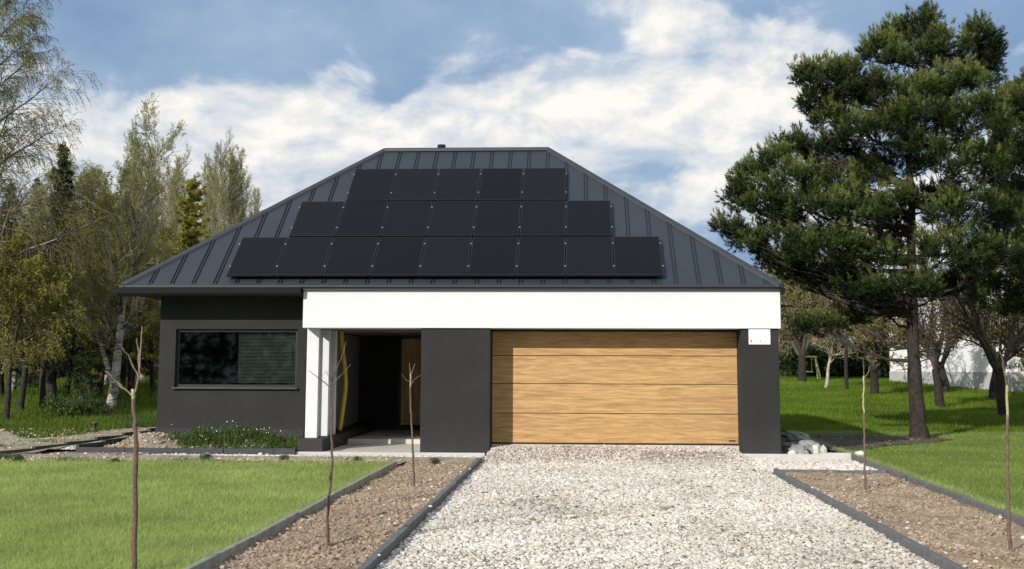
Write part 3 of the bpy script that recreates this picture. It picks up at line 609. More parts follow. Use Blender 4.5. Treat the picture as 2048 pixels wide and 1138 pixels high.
# solar panels
PW, PL, PIT = .948, 1.425, .9657
pan = empty('solar_panel', 'x', 'solar panel')
fr = MB(); fw = .022
fr.box(0, PW, 0, fw, -.035, 0).box(0, PW, PL - fw, PL, -.035, 0).box(0, fw, fw, PL - fw, -.035, 0).box(PW - fw, PW, fw, PL - fw, -.035, 0)
fr.build('frame', MT['pframe'], pan)
MB().box(fw, PW - fw, fw, PL - fw, -.03, -.003).build('cell_face', MT['cells'], pan)
for yy in (.30, 1.14): MB().bbox(-.024, .006, yy, yy + .045, -.03, .009, .002).build('clamp', MT['clamp'], pan)
for yy in (.12, 1.25): MB().box(.0, PW, yy, yy + .04, -.09, -.0352).build('rail', MT['pframe'], pan)
ordn = ['first', 'second', 'third', 'fourth', 'fifth', 'sixth', 'seventh', 'eighth', 'ninth']
first = True
for row, (t0, x0, n, rn) in enumerate(((.19, -6.978, 9, 'bottom row of nine'), (1.67, -6.01, 7, 'middle row of seven'), (3.14, -5.047, 5, 'top row of five'))):
    for i in range(n):
        p = rp(x0 + i * PIT, t0, .125)
        what = 'leftmost' if i == 0 else 'rightmost' if i == n - 1 else ordn[i] + ' from the left'
        lab = f'black solar panel on the roof, {what} in the {rn}'
        o = pan if first else dup(pan, p); first = False
        o.location = p; o.rotation_euler = (TH, 0, 0); tag(o, lab, 'solar panel', 'solar panels on the roof')
        if i == n - 1:
            for yy in (.30, 1.14): MB().bbox(PW - .006, PW + .024, yy, yy + .045, -.03, .009, .002).build('clamp', MT['clamp'], o)

# sign board on the right pillar
sb = empty('sign_board', 'small white notice board with faint print high on the right garage pillar', 'sign', (3.52, 24.098, 2.34))
q0 = atY(1497, 658, 24.09); q1 = atY(1541, 689, 24.09); cx_, cz_ = (q0[0] + q1[0]) / 2, (q0[2] + q1[2]) / 2; sw, sh = q1[0] - q0[0], q0[2] - q1[2]
sb.location = (cx_, 24.097, cz_)
MB().bbox(-sw / 2, sw / 2, -.014, 0, -sh / 2, sh / 2, .004).build('board', MT['sign'], sb)
pm = MB()
for u0, u1, v in ((.17, .63, .19), (.17, .80, .29), (.19, .62, .47), (.17, .45, .57), (.53, .68, .57)):
    n = max(3, int((u1 - u0) * 26)); e = np.linspace(u0, u1, n + 1)
    for a, b in zip(e[:-1], e[1:]): pm.box(-sw / 2 + sw * (a + .1 * (b - a)), -sw / 2 + sw * (b - .15 * (b - a)), -.0165, -.0142, sh / 2 - sh * v - .004, sh / 2 - sh * v + .004)
pm.box(-sw / 2 + sw * .24, -sw / 2 + sw * .35, -.0165, -.0142, sh / 2 - sh * .83, sh / 2 - sh * .79).box(-sw / 2 + sw * .71, -sw / 2 + sw * .78, -.0165, -.0142, sh / 2 - sh * .83, sh / 2 - sh * .76).box(-sw / 2 + sw * .84, -sw / 2 + sw * .90, -.0165, -.0142, sh / 2 - sh * .81, sh / 2 - sh * .77)
pm.build('print', MT['ink_pale'], sb)
im = MB(); bm = bmesh.new(); bmesh.ops.create_circle(bm, cap_ends=True, segments=10, radius=.018)
bmesh.ops.scale(bm, vec=(.8, 1.3, 1), verts=bm.verts); bmesh.ops.rotate(bm, matrix=Matrix.Rotation(.4, 3, 'Z'), verts=bm.verts); bmesh.ops.rotate(bm, matrix=Matrix.Rotation(pi / 2, 3, 'X'), verts=bm.verts)
bmesh.ops.translate(bm, vec=(-sw / 2 + sw * .125, -.0155, sh / 2 - sh * .79), verts=bm.verts); im.bm(bm)
im.box(-sw / 2 + sw * .50, -sw / 2 + sw * .56, -.0165, -.0142, sh / 2 - sh * .81, sh / 2 - sh * .75); im.build('emblem', MT['ink'], sb)

# yellow hose hanging in the porch
hp = [(683, 655), (684, 690), (690, 735), (692, 770), (687, 810), (680, 846)]
P = np.array([atY(a, b, 27.1) for a, b in hp]); P[0, 2] = 2.516; P[-1, 2] = .372
tt = np.linspace(0, 5, 26); P = np.stack([np.interp(tt, range(6), P[:, k]) for k in range(3)], -1)
for _ in range(3): P[1:-1] = (P[:-2] + 2 * P[1:-1] + P[2:]) / 4
R = np.full(26, .05)
P2 = np.repeat(P, 5, 0); 
tt = np.linspace(0, 25, 200); P2 = np.stack([np.interp(tt, range(26), P[:, k]) for k in range(3)], -1)
tag(MB().tubes(P2, .047 + .005 * np.sin(np.arange(200) * 2.1), 12, cap=True).build('hose', MT['yellow']), 'bent yellow corrugated hose hanging beside the white porch columns', 'hose')
# grey pipe stub by the path
p = atZ(188, 876, .12); p[2] = tz(p[0], p[1])
mb = MB().tubes([p + (0, 0, -.1), p + (0, 0, .16), p + (0, 0, .161), p + (0, 0, .19)], np.array([.045, .045, .058, .058]), 14, cap=True)
tag(mb.build('pipe_stub', MT['pipe_grey']), 'short grey pipe stub standing in the sandy path', 'pipe')
# rubble beside the right pillar
def rock_obj(name, c, s, tint, seed, label, group=None, flat=.8, cat='rubble'):
    rg = np.random.default_rng(seed); bm = bmesh.new(); bmesh.ops.create_cube(bm, size=2)
    bmesh.ops.subdivide_edges(bm, edges=bm.edges[:], cuts=2, use_grid_fill=True)
    for v in bm.verts: v.co = v.co * (1 + rg.uniform(-.16, .16)) * (1.25 if v.co.length < 1.3 else 1) if v.co.length < 1.5 else v.co * rg.uniform(.72, .98)
    Rm = Matrix.Rotation(rg.uniform(-.5, .5), 3, 'X') @ Matrix.Rotation(rg.uniform(0, 3), 3, 'Z')
    for v in bm.verts: w = Rm @ v.co; v.co = (w.x * s[0], w.y * s[1], w.z * s[2])
    o = MB().bm(bm, 0, tint).build(name, MT['rubble']); o.location = c; return tag(o, label, cat, group)
G = 'broken concrete beside the garage'
for i, (px, Y, z, s, t) in enumerate(((1586, 25.6, .33, (.17, .15, .10), .45), (1578, 25.2, .15, (.19, .15, .10), .4), (1600, 24.9, .15, (.20, .16, .15), .62), (1584, 24.5, .12, (.15, .12, .11), .5), (1612, 25.4, .13, (.13, .12, .12), .55), (1618, 24.7, .10, (.10, .10, .10), .6), (1594, 24.4, .09, (.09, .09, .07), .7))):
    rock_obj('concrete_chunk', ((px - 1155) / 2450 * Y, Y, z), s, t, 50 + i, 'broken grey concrete chunk piled beside the right garage pillar', G)
rock_obj('pale_stone', ((1620 - 1155) / 2450 * 24.35, 24.35, .17), (.055, .06, .09), .86, 71, 'larger white stone standing in front of the rubble beside the garage', None, cat='stone')
rock_obj('pale_stone', ((1634 - 1155) / 2450 * 24.35, 24.35, .16), (.045, .05, .085), .82, 72, 'narrow cream stone at the right end of the rubble pile', None, cat='stone')
rock_obj('pale_stone', ((1574 - 1155) / 2450 * 24.2, 24.2, .12), (.06, .03, .05), .9, 73, 'flat pale shard leaning against the foot of the right pillar', None, cat='stone')
rock_obj('pale_stone', (xD(24.3) + .2, 24.3, .11), (.07, .06, .05), .95, 75, 'small white stone in the grass beyond the end of the slab', None, cat='stone')
bk = MB().bbox(-.06, .06, -.04, .04, -.03, .03, .006).build('brick', MT['brick']); bk.location = (-1.58, 24.22, .085); tag(bk, 'small red brick fragment at the foot of the left garage pillar', 'brick')
# ------------------------------------------------------------------ trees
def unit(v): return v / (np.linalg.norm(v) + 1e-9)
def grow(rg, p, d, L, r, lvl, prm, out):
    q = prm[lvl]; K = q['K']; st = L / (K - 1); P = [p]; Dn = [d]
    for i in range(K - 1):
        d = unit(d + rg.normal(0, q['wig'], 3) + np.array([0, 0, q['trop']])); p = p + d * st; P.append(p); Dn.append(d)
    P = np.array(P); R = np.maximum(r * (1 - (1 - q['tip']) * np.linspace(0, 1, K)), .0035)
    out.setdefault(lvl, []).append((P, R))
    if lvl + 1 >= len(prm): return
    c = prm[lvl + 1]; n = max(1, int(round(c['n'] * rg.uniform(.8, 1.2)))); az = rg.uniform(0, 6.28)
    for j in range(n):
        t = c['t0'] + (c['t1'] - c['t0']) * (j + rg.uniform(0, 1)) / n; u = t * (K - 1); i = min(int(u), K - 2); w = u - i
        b = P[i] * (1 - w) + P[i + 1] * w; dd = Dn[i + 1]; az += 2.4 + rg.normal(0, .5); an = max(.15, rg.normal(c['ang'], c.get('asd', .15)))
        x = unit(np.cross(dd, (0, 0, 1) if abs(dd[2]) < .9 else (1, 0, 0))); y = np.cross(dd, x)
        nd = unit(cos(an) * dd + sin(an) * (cos(az) * x + sin(az) * y)); nd[2] += c.get('lift', 0); nd = unit(nd)
        grow(rg, b, nd, L * c['len'] * (1 - c.get('shr', .6) * t) * rg.uniform(.75, 1.25), max(.0035, R[i] * c['rr']), lvl + 1, prm, out)
def tubes_of(mb, lst, sides, rg, mat=0, t0=.3, t1=.7):
    mb.tubes(np.array([p for p, r in lst]), np.array([r for p, r in lst]), sides, mat, rg.uniform(t0, t1, len(lst)))
def make_tree(name, label, loc, prm, H, r0, d0, seed, bark, twig, leaf=None, nleaf=3, lsize=(.02, .04), laspect=.55, trunk_lv=1, group=None, stems=None, ldrop=0, ltint=(.2, .8), twt=(.2, .8), cat='tree'):
    rg = np.random.default_rng(seed); out = {}
    for (off, dd, hh, rr) in (stems or [((0, 0, 0), d0, H, r0)]): grow(rg, np.array(off, float) - np.array([0, 0, .1]), unit(np.array(dd, float)), hh, rr, 0, prm, out)
    root = empty(name, label, cat, loc, group); tr = MB(); cr = MB()
    for lv, lst in out.items():
        if lv <= trunk_lv: tubes_of(tr, lst, 9 if lv == 0 else 6, rg, 0, .0 if lv == 0 else .5, .2 if lv == 0 else .9)
        else: tubes_of(cr, lst, 3, rg, 0, *twt)
    tr.build('trunk', bark, root)
    if leaf:
        lst = out[max(out)]; P = np.array([p for p, r in lst]); Nn, K, _ = P.shape; t = rg.uniform(.15, 1, (Nn, nleaf)) * (K - 1); i = np.minimum(t.astype(int), K - 2); w = (t - i)[..., None]
        C = (P[np.arange(Nn)[:, None], i] * (1 - w) + P[np.arange(Nn)[:, None], i + 1] * w).reshape(-1, 3)
        C = C + rg.normal(0, .02, C.shape); C[:, 2] -= ldrop
        cr.cards(C, rg.uniform(*lsize, len(C)), rg, laspect, 1, np.clip(np.repeat(rg.uniform(*ltint, Nn), nleaf) + rg.normal(0, .12, len(C)), 0, 1))
    cr.build('crown', [twig, leaf or twig], root); return root
def gpos(px, Y): x = (px - 1155) / 2450 * Y; return (x, Y, float(tz(x, Y)))

BIRCH = [dict(K=14, wig=.05, trop=.03, tip=.06), dict(K=8, wig=.08, trop=.10, tip=.12, n=34, t0=.22, t1=.99, ang=.66, len=.32, shr=.6, rr=.40),
         dict(K=6, wig=.11, trop=.07, tip=.2, n=9, t0=.12, t1=.99, ang=.5, len=.45, shr=.4, rr=.45), dict(K=4, wig=.14, trop=.03, tip=.5, n=7, t0=.1, t1=1, ang=.5, len=.5, shr=.3, rr=.5)]
BARE = [dict(K=12, wig=.03, trop=.03, tip=.05), dict(K=8, wig=.05, trop=.14, tip=.12, n=50, t0=.15, t1=.98, ang=.42, len=.30, shr=.66, rr=.40),
        dict(K=6, wig=.08, trop=.10, tip=.2, n=11, t0=.12, t1=.99, ang=.4, len=.45, shr=.4, rr=.45), dict(K=4, wig=.12, trop=.05, tip=.5, n=8, t0=.1, t1=1, ang=.45, len=.5, shr=.3, rr=.5)]
WEEP = [dict(K=14, wig=.05, trop=.03, tip=.08), dict(K=9, wig=.08, trop=.0, tip=.12, n=46, t0=.15, t1=.99, ang=.75, len=.235, shr=.45, rr=.42),
        dict(K=7, wig=.12, trop=-.06, tip=.2, n=13, t0=.15, t1=1, ang=.6, len=.42, shr=.3, rr=.45), dict(K=7, wig=.08, trop=-.30, tip=.5, n=14, t0=.1, t1=1, ang=.6, len=.8, shr=.2, rr=.5)]
ORCH = [dict(K=6, wig=.07, trop=.03, tip=.75), dict(K=8, wig=.10, trop=.05, tip=.22, n=5, t0=.8, t1=1.0, ang=.52, asd=.18, len=2.3, shr=.1, rr=.62),
        dict(K=6, wig=.16, trop=.05, tip=.25, n=9, t0=.2, t1=1, ang=.75, len=.46, shr=.4, rr=.5), dict(K=5, wig=.2, trop=.03, tip=.25, n=8, t0=.15, t1=1, ang=.75, len=.5, shr=.35, rr=.5),
        dict(K=4, wig=.2, trop=.02, tip=.4, n=6, t0=.15, t1=1, ang=.7, len=.5, shr=.3, rr=.6)]

# left: birches
make_tree('birch_tree', 'tall weeping birch with long drooping twigs at the far left edge', gpos(-62, 31), WEEP, 12.6, .17, (.06, 0, 1), 101, MT['birch'], MT['twig'], MT['birchleaf'], 12, (.013, .028), .45, ltint=(.0, .7))
make_tree('birch_tree', 'weeping birch with yellowish twigs behind the dark spruce at the left', gpos(10, 39), WEEP, 7.9, .13, (.02, 0, 1), 102, MT['birch'], MT['twig'], MT['birchleaf'], 7, (.014, .03), .5, ltint=(.4, 1))
make_tree('birch_tree', 'white trunked birch with several crooked stems near the left corner of the house', gpos(215, 33.4), BIRCH, 9, .14, (0, 0, 1), 103, MT['birch'], MT['twig_pale'], MT['birchleaf'], 8, (.014, .026), .5, ltint=(.3, 1),
          stems=[((0, 0, 0), (.10, .02, 1), 7.7, .14), ((.03, 0, .9), (-.42, .05, 1), 4.0, .075), ((.08, 0, 1.2), (.13, -.1, 1), 5.0, .07), ((-.05, .1, 0), (.02, .2, 1), 6.4, .09)], twt=(.2, .8))
for k, (px, Y, H, sd, lab) in enumerate(((300, 44, 8.3, 111, 'bare slender birch with a fine pale crown, second behind the white trunked birch'), (440, 49, 9.3, 112, 'tallest bare tree with upright pale twigs just left of the roof slope'))):
    t = make_tree('bare_tree', lab, gpos(px, Y), BARE, H, .11, (.01, 0, 1), sd, MT['birch'], MT['twig_pale'], MT['birchleaf'], 5, (.014, .026), .5, group='bare trees behind the house', twt=(.0, .6))
    if k == 0: tA = t
    else: tB = t
for src, px, Y, rz, s, lab in ((tB, 345, 46, 1.1, .90, 'bare tree with upright twigs between the yellow green larch and the slender birch'), (tA, 398, 51, 2.2, 1.08, 'bare tree with pale twigs directly right of the yellow green larch'),
                               (tA, 474, 50, .7, 1.1, 'bare pale tree to the right of the tallest bare tree'), (tB, 505, 53, 2.9, .76, 'low bare tree nearest the roof slope on the left'),
                               (tA, 205, 46, 4.0, .82, 'bare tree with greyish twigs left of the slender birch'), (tB, 252, 42, 5.2, .93, 'bare tree directly behind the white trunked birch'), (tA, 545, 58, 3.3, .75, 'small bare tree top just showing over the left roof slope')):
    dup(src, gpos(px, Y), rz, s, lab)

for src, px, Y, rz, s, lab in ((tB, 420, 54, .4, .95, 'bare tree with dense upright twigs left of the tallest bare tree'), (tA, 457, 53, 1.9, 1.14, 'bare tree with pale twigs crowded against the tallest bare tree'), (tB, 490, 55, 3.6, .9, 'bare tree with a narrow crown second nearest the roof slope'),
                               (tB, 172, 50, 2.4, .86, 'bare greyish tree above the left larch'), (tA, 325, 53, 5.0, 1.12, 'bare tree rising behind the gap right of the slender birch'), (tB, 280, 51, 1.5, 1.02, 'tall bare tree behind the upper crown of the white trunked birch')):
    dup(src, gpos(px, Y), rz, s, lab)
def conifer(name, label, loc, H, R, seed, leafm, bark, droop=.25, n=80, nd=26, z0=.06, nl=(.05, .09), nw=.014, group=None, pw=.8, tw=None, twn=7, rough=0.):
    rg = np.random.default_rng(seed); root = empty(name, label, 'tree', loc, group); tr = MB(); cr = MB()
    P = np.array([(rg.normal(0, .03), rg.normal(0, .03), z) for z in np.linspace(-.1, H, 9)]); tr.tubes(P, np.linspace(.018 * H + .02, .012, 9), 8, 0, .2)
    tr.build('trunk', bark, root); BP = []; C = []; A = []; T = []
    for i in range(n):
        f = z0 + (1 - z0) * ((i + rg.uniform()) / n) ** 1.0; z = f * H * .985; L = R * max(.05, (1 - f)) ** pw * rg.uniform(.65 - rough * .5, 1.15 + rough * .3); az = i * 2.4 + rg.normal(0, .3)
        t = np.linspace(0, 1, 6); up = .35 * f - droop * (1 - f) + rough * rg.normal(.25, .6)
        rr = L * t; zz = z + L * (up * t - droop * .5 * t * t + .25 * np.maximum(0, t - .6) ** 2 * 2)
        b = np.stack([np.cos(az) * rr, np.sin(az) * rr, zz], -1) + rg.normal(0, .015, (6, 3)); BP.append(b)
        m = int(nd * (L / R + .15) * 1.4) + 4; u = rg.uniform(.08, 1, m); q = np.stack([np.interp(u, t, b[:, k]) for k in range(3)], -1)
        side = np.array([-sin(az), cos(az), 0]); sl = rg.choice([-1, 1], m)[:, None] * rg.uniform(.0, .33, m)[:, None] * (L * .9 + .1) * (1 - .55 * u[:, None])
        ctr = q + side * sl; ctr[:, 2] -= np.abs(sl[:, 0]) * droop * .9 + rg.uniform(0, .08, m) * (droop > .2)
        for k in range(m): pass
        C.append(ctr); A.append(np.stack([q, ctr], 1)); T.append(np.clip(rg.normal(.5, .2) + rg.normal(0, .15, m) + .2 * (u - .5), 0, 1))
    cr.tubes(np.array(BP), np.broadcast_to(np.linspace(.016, .005, 6), (n, 6)), 3, 0, .3)
    A = np.concatenate(A); C = np.concatenate(C); T = np.concatenate(T)
    cr.tubes(A, np.broadcast_to(np.array([.005, .003]), (len(A), 2)), 3, 0, .3)
    # sprays of needles along each side twig
    k = twn; u = rg.uniform(0, 1, (len(A), k, 1)); base = (A[:, None, 0] * (1 - u) + A[:, None, 1] * u).reshape(-1, 3) + rg.normal(0, .03, (len(A) * k, 3))
    d = rg.normal(size=(len(base), 3)); d[:, 2] -= droop; d /= np.linalg.norm(d, axis=1, keepdims=True)
    cr.cards(base, rg.uniform(*nl, len(base)), rg, nw / .07, 1, np.repeat(T, k), axis=d)
    cr.build('crown', [MT['twig'], leafm], root); return root
sA = conifer('spruce_tree', 'dark spruce with a thin pointed top standing in front of the left birches', gpos(95, 35), 7.7, 1.75, 201, MT['spruce'], MT['bark_dark'], .35, 120, 30, .14, group='dark spruces in the left wood')
sB = conifer('spruce_tree', 'broad dark spruce close behind the pointed spruce', gpos(148, 40), 6.4, 2.0, 202, MT['spruce'], MT['bark_dark'], .3, 110, 30, .16, group='dark spruces in the left wood')
lA = conifer('larch_tree', 'yellow green larch with soft drooping branches left of the white trunked birch', gpos(190, 37), 6.3, 1.6, 203, MT['larch'], MT['bark_dark'], .3, 200, 22, .2, (.035, .08), .016, group='yellow green larches', pw=.5, twn=8, rough=.55)
lB = conifer('larch_tree', 'tall narrow yellow green larch behind the left end of the roof', gpos(368, 43), 7.6, 1.35, 204, MT['larch'], MT['bark_dark'], .05, 240, 22, .1, (.035, .08), .016, group='yellow green larches', pw=.45, twn=8, rough=.55)
yb = make_tree('young_tree', 'low yellow green drooping tree at the left edge in front of the wood', gpos(2, 30.5), [WEEP[0], dict(WEEP[1], n=34, t0=.3, len=.42, shr=.35, ang=.95), dict(WEEP[2], n=10), dict(WEEP[3], n=9, len=.7)], 4.3, .085, (-.03, 0, 1), 331, MT['bark_dark'], MT['twig'], MT['larch'], 12, (.016, .034), .5, ltint=(.2, 1), twt=(.1, .5))
dup(yb, gpos(172, 38), 2.2, 1.15, 'yellow green drooping tree between the dark spruce and the white trunked birch')
dup(yb, gpos(300, 38.5), 4.1, 1.1, 'yellow green drooping tree half hidden behind the left corner of the house')
dup(lA, gpos(432, 52), 3.0, .95, 'round yellow green larch top close to the roof slope')
dup(lB, gpos(322, 48), 1.0, .84, 'smaller yellow green larch left of the tall narrow larch')
dup(sA, gpos(42, 42), 2.1, .98, 'dark spruce left of the pointed spruce'); dup(sB, gpos(-15, 37), .9, 1.05, 'dark spruce cut by the left edge of the photo')
dup(sB, gpos(258, 43), 3.9, .72, 'dark spruce right behind the crooked birch trunks')
for i, px in enumerate((-60, -5, 45, 88, 125, 165, 205, 240, 275, 305, 335, 365)):
    dup((sA, sB)[i % 2], gpos(px, 56 + (i * 37 % 11)), i * 1.3, 1.05 + .1 * (i % 3), 'dark spruce in the row closing the back of the left wood', 'spruces at the back of the left wood')
for px, Y, H, lab in ((30, 33, 4.2, 'thin dark dead trunk at the left edge of the wood'), (75, 33.6, 5.0, 'dark bare trunk under the pointed spruce'), (126, 36.5, 4.6, 'slim bare trunk between the spruce and the birch'), (256, 37, 4.4, 'slim dark trunk right behind the birch base'), (237, 40, 4.4, 'thin grey trunk deep behind the birch')):
    make_tree('dead_tree', lab, gpos(px, Y), [BARE[0], dict(K=5, wig=.12, trop=-.05, tip=.3, n=12, t0=.3, t1=.9, ang=1.3, len=.16, shr=.3, rr=.3), dict(K=4, wig=.15, trop=-.05, tip=.5, n=4, t0=.3, t1=1, ang=.7, len=.5, rr=.6)], H, .10, (.02, 0, 1), int(px) + 300, MT['bark_dark'], MT['twig'], group='bare trunks in the left wood', twt=(.05, .3))

def bush(name, label, loc, rx, ry, h, n, seed, leafm, size=(.03, .06), group=None, stems=14):
    rg = np.random.default_rng(seed); root = empty(name, label, 'bush', loc, group); st = MB(); fo = MB()
    e = rg.normal(size=(stems, 3)); e[:, 2] = np.abs(e[:, 2]) + .4; e /= np.linalg.norm(e, axis=1, keepdims=True); e *= np.array([rx, ry, h]) * .85
    tt = np.linspace(0, 1, 5)[None, :, None]; P = e[:, None] * tt + rg.normal(0, .03 * h, (stems, 5, 3)); P[:, :, 2] = np.abs(P[:, :, 2]) * (tt[..., 0] > 0)
    st.tubes(P, np.broadcast_to(np.linspace(.02, .005, 5) * min(1, h), (stems, 5)), 4, 0, .3); st.build('stems', MT['twig'], root)
    ncl = max(6, n // 60); cc = rg.normal(size=(ncl, 3)); cc /= np.linalg.norm(cc, axis=1, keepdims=True); cc *= rg.uniform(.45, 1, (ncl, 1)); cc = cc * np.array([rx, ry, h * .5]) + np.array([0, 0, h * .5])
    i = rg.integers(0, ncl, n); C = cc[i] + rg.normal(0, 1, (n, 3)) * np.array([rx, ry, h * .6]) * .2; C[:, 2] = np.abs(C[:, 2])
    fo.cards(C, rg.uniform(*size, n), rg, .6, 0, np.clip(rg.normal(.5, .2, ncl)[i] + rg.normal(0, .15, n), 0, 1)); fo.build('foliage', leafm, root); return root
b1 = bush('bush', 'small leafy shrub in the grass below the dark spruce', gpos(128, 31.5), .6, .5, .6, 1500, 401, MT['weed'], (.02, .045))
b2 = bush('bush', 'upright young shrub in front of the slim trunks in the left wood', gpos(156, 34), .35, .35, 1.5, 1100, 402, MT['weed'], (.02, .045))
b3 = bush('bush', 'low green shrub in the grass left of the birch base', gpos(182, 31.5), .45, .4, .42, 900, 403, MT['weed'], (.02, .04))
hA = bush('hedge_bush', 'dark green hedge bush at the back of the orchard behind the white bent trunk', gpos(1665, 74), 2.2, 1.2, 1.9, 5200, 404, MT['hedge'], (.06, .13), 'hedge behind the orchard')
for px, Y, rz, s, lab in ((1585, 74, 1, 1.05, 'dark hedge bush at the back of the orchard nearest the house'), (1625, 76, 2, 1.0, 'dark hedge bush behind the yellow swing frame'), (1712, 73, 3, 1.1, 'dark hedge bush behind the slim straight trunk'), (1752, 72, 4, .95, 'dark hedge bush next to the left end of the white wall')):
    dup(hA, gpos(px, Y), rz, s, lab)
dup(hA, gpos(2060, 55), 1, .4, 'small dark bush at the foot of the brick wall')

rg = np.random.default_rng(88); mb = MB(); n = 26000
x = rg.uniform(-60, 30, n); top = 6.5 + 2 * np.sin(x * .21) + 1.2 * np.sin(x * .63 + 1); z = rg.uniform(0, 1, n) ** .8 * top; mb.cards(np.stack([x, -34 + rg.normal(0, 1.5, n), z], -1), rg.uniform(.15, .4, n), rg, .6, 0, rg.uniform(0, 1, n))
tag(mb.build('far_wood', MT['hedge']), kind='stuff')
# orchard
oA = make_tree('orchard_tree', 'old forked orchard tree with thick dark limbs in front of the brick wall', gpos(1982, 41), ORCH, 1.65, .19, (.0, 0, 1), 501, MT['bark_dark'], MT['twig'], MT['bud'], 3, (.018, .032), .6, trunk_lv=2, group='orchard trees', twt=(0, .35), ltint=(.0, .5))
oB = make_tree('orchard_tree', 'orchard tree with two leaning stems right behind the slim young tree', gpos(1735, 54), ORCH, 1.45, .20, (.05, 0, 1), 502, MT['bark_dark'], MT['twig'], MT['bud'], 5, (.028, .05), .6, trunk_lv=2, group='orchard trees', ltint=(.2, 1))
for src, px, Y, rz, s, lab in ((oB, 1964, 50, 2.0, 1.02, 'orchard tree partly hidden behind the thick forked one'), (oA, 1860, 45, 1.2, .9, 'orchard tree with reddish trunk just right of the pine trunk'), (oB, 1872, 56, 4.4, .95, 'orchard tree farther back, right of the pine trunk'),
                               (oB, 1597, 66, 3.1, 1.2, 'orchard tree beside the yellow swing frame'), (oB, 2062, 46, 5, 1.15, 'orchard tree at the right edge of the photo'), (oB, 1742, 71, 5.5, 1.05, 'orchard tree beside the left end of the white wall')):
    dup(src, gpos(px, Y), rz, s, lab)
SLIM = [dict(K=8, wig=.03, trop=.05, tip=.5)] + [dict(ORCH[1], n=7, t0=.6, len=.75, ang=.7)] + ORCH[2:4]
make_tree('slim_tree', 'slim straight young tree at the back of the orchard', gpos(1682, 58), SLIM, 3.4, .10, (-.03, 0, 1), 503, MT['bark_dark'], MT['twig'], MT['bud'], 6, (.03, .05), .6, trunk_lv=1)
rgx = np.random.default_rng(5)
MT['whitewash'] = simple('whitewashed_bark', (.36, .33, .28), .9, .4, 9)
BENT = [dict(K=9, wig=.12, trop=.02, tip=.55)] + [dict(ORCH[1], n=5, t0=.55, len=.8, ang=.8)] + ORCH[2:4]
make_tree('bent_tree', 'small leaning tree with a whitewashed trunk', gpos(1640, 60), BENT, 2.0, .09, (.42, 0, 1), 504, MT['whitewash'], MT['twig_pale'], MT['bud'], 4, (.03, .05), .6, trunk_lv=0)
BUSHY = [dict(K=8, wig=.05, trop=.03, tip=.3), dict(BIRCH[1], n=26, t0=.12, ang=.8, len=.5, rr=.5), dict(BIRCH[2], n=10, len=.5), dict(BIRCH[3], n=8, len=.55)]
tA2 = make_tree('budding_tree', 'tan budding tree rising behind the yellow swing frame', gpos(1600, 82), BUSHY, 7.6, .16, (0, 0, 1), 505, MT['bark_dark'], MT['twig_pale'], MT['bud'], 12, (.05, .09), .6, group='budding trees behind the orchard', ltint=(.3, 1))
for px, Y, rz, s, lab in ((1560, 84, 1, .95, 'tan budding tree showing right beside the roof corner'), (1652, 84, 2, .98, 'tan budding tree behind the white bent trunk'), (1705, 86, 3, .92, 'tan budding tree behind the slim straight trunk'), (1765, 90, 4, .8, 'tan budding tree behind the pine and the left end of the white wall'),
                          (1850, 88, 5, .85, 'budding tree behind the white wall, left of the wall corner'), (1930, 80, .5, .85, 'budding tree behind the white wall, above the forked orchard tree'), (2010, 78, 1.7, .9, 'budding tree behind the brick wall')):
    dup(tA2, gpos(px, Y), rz, s, lab)

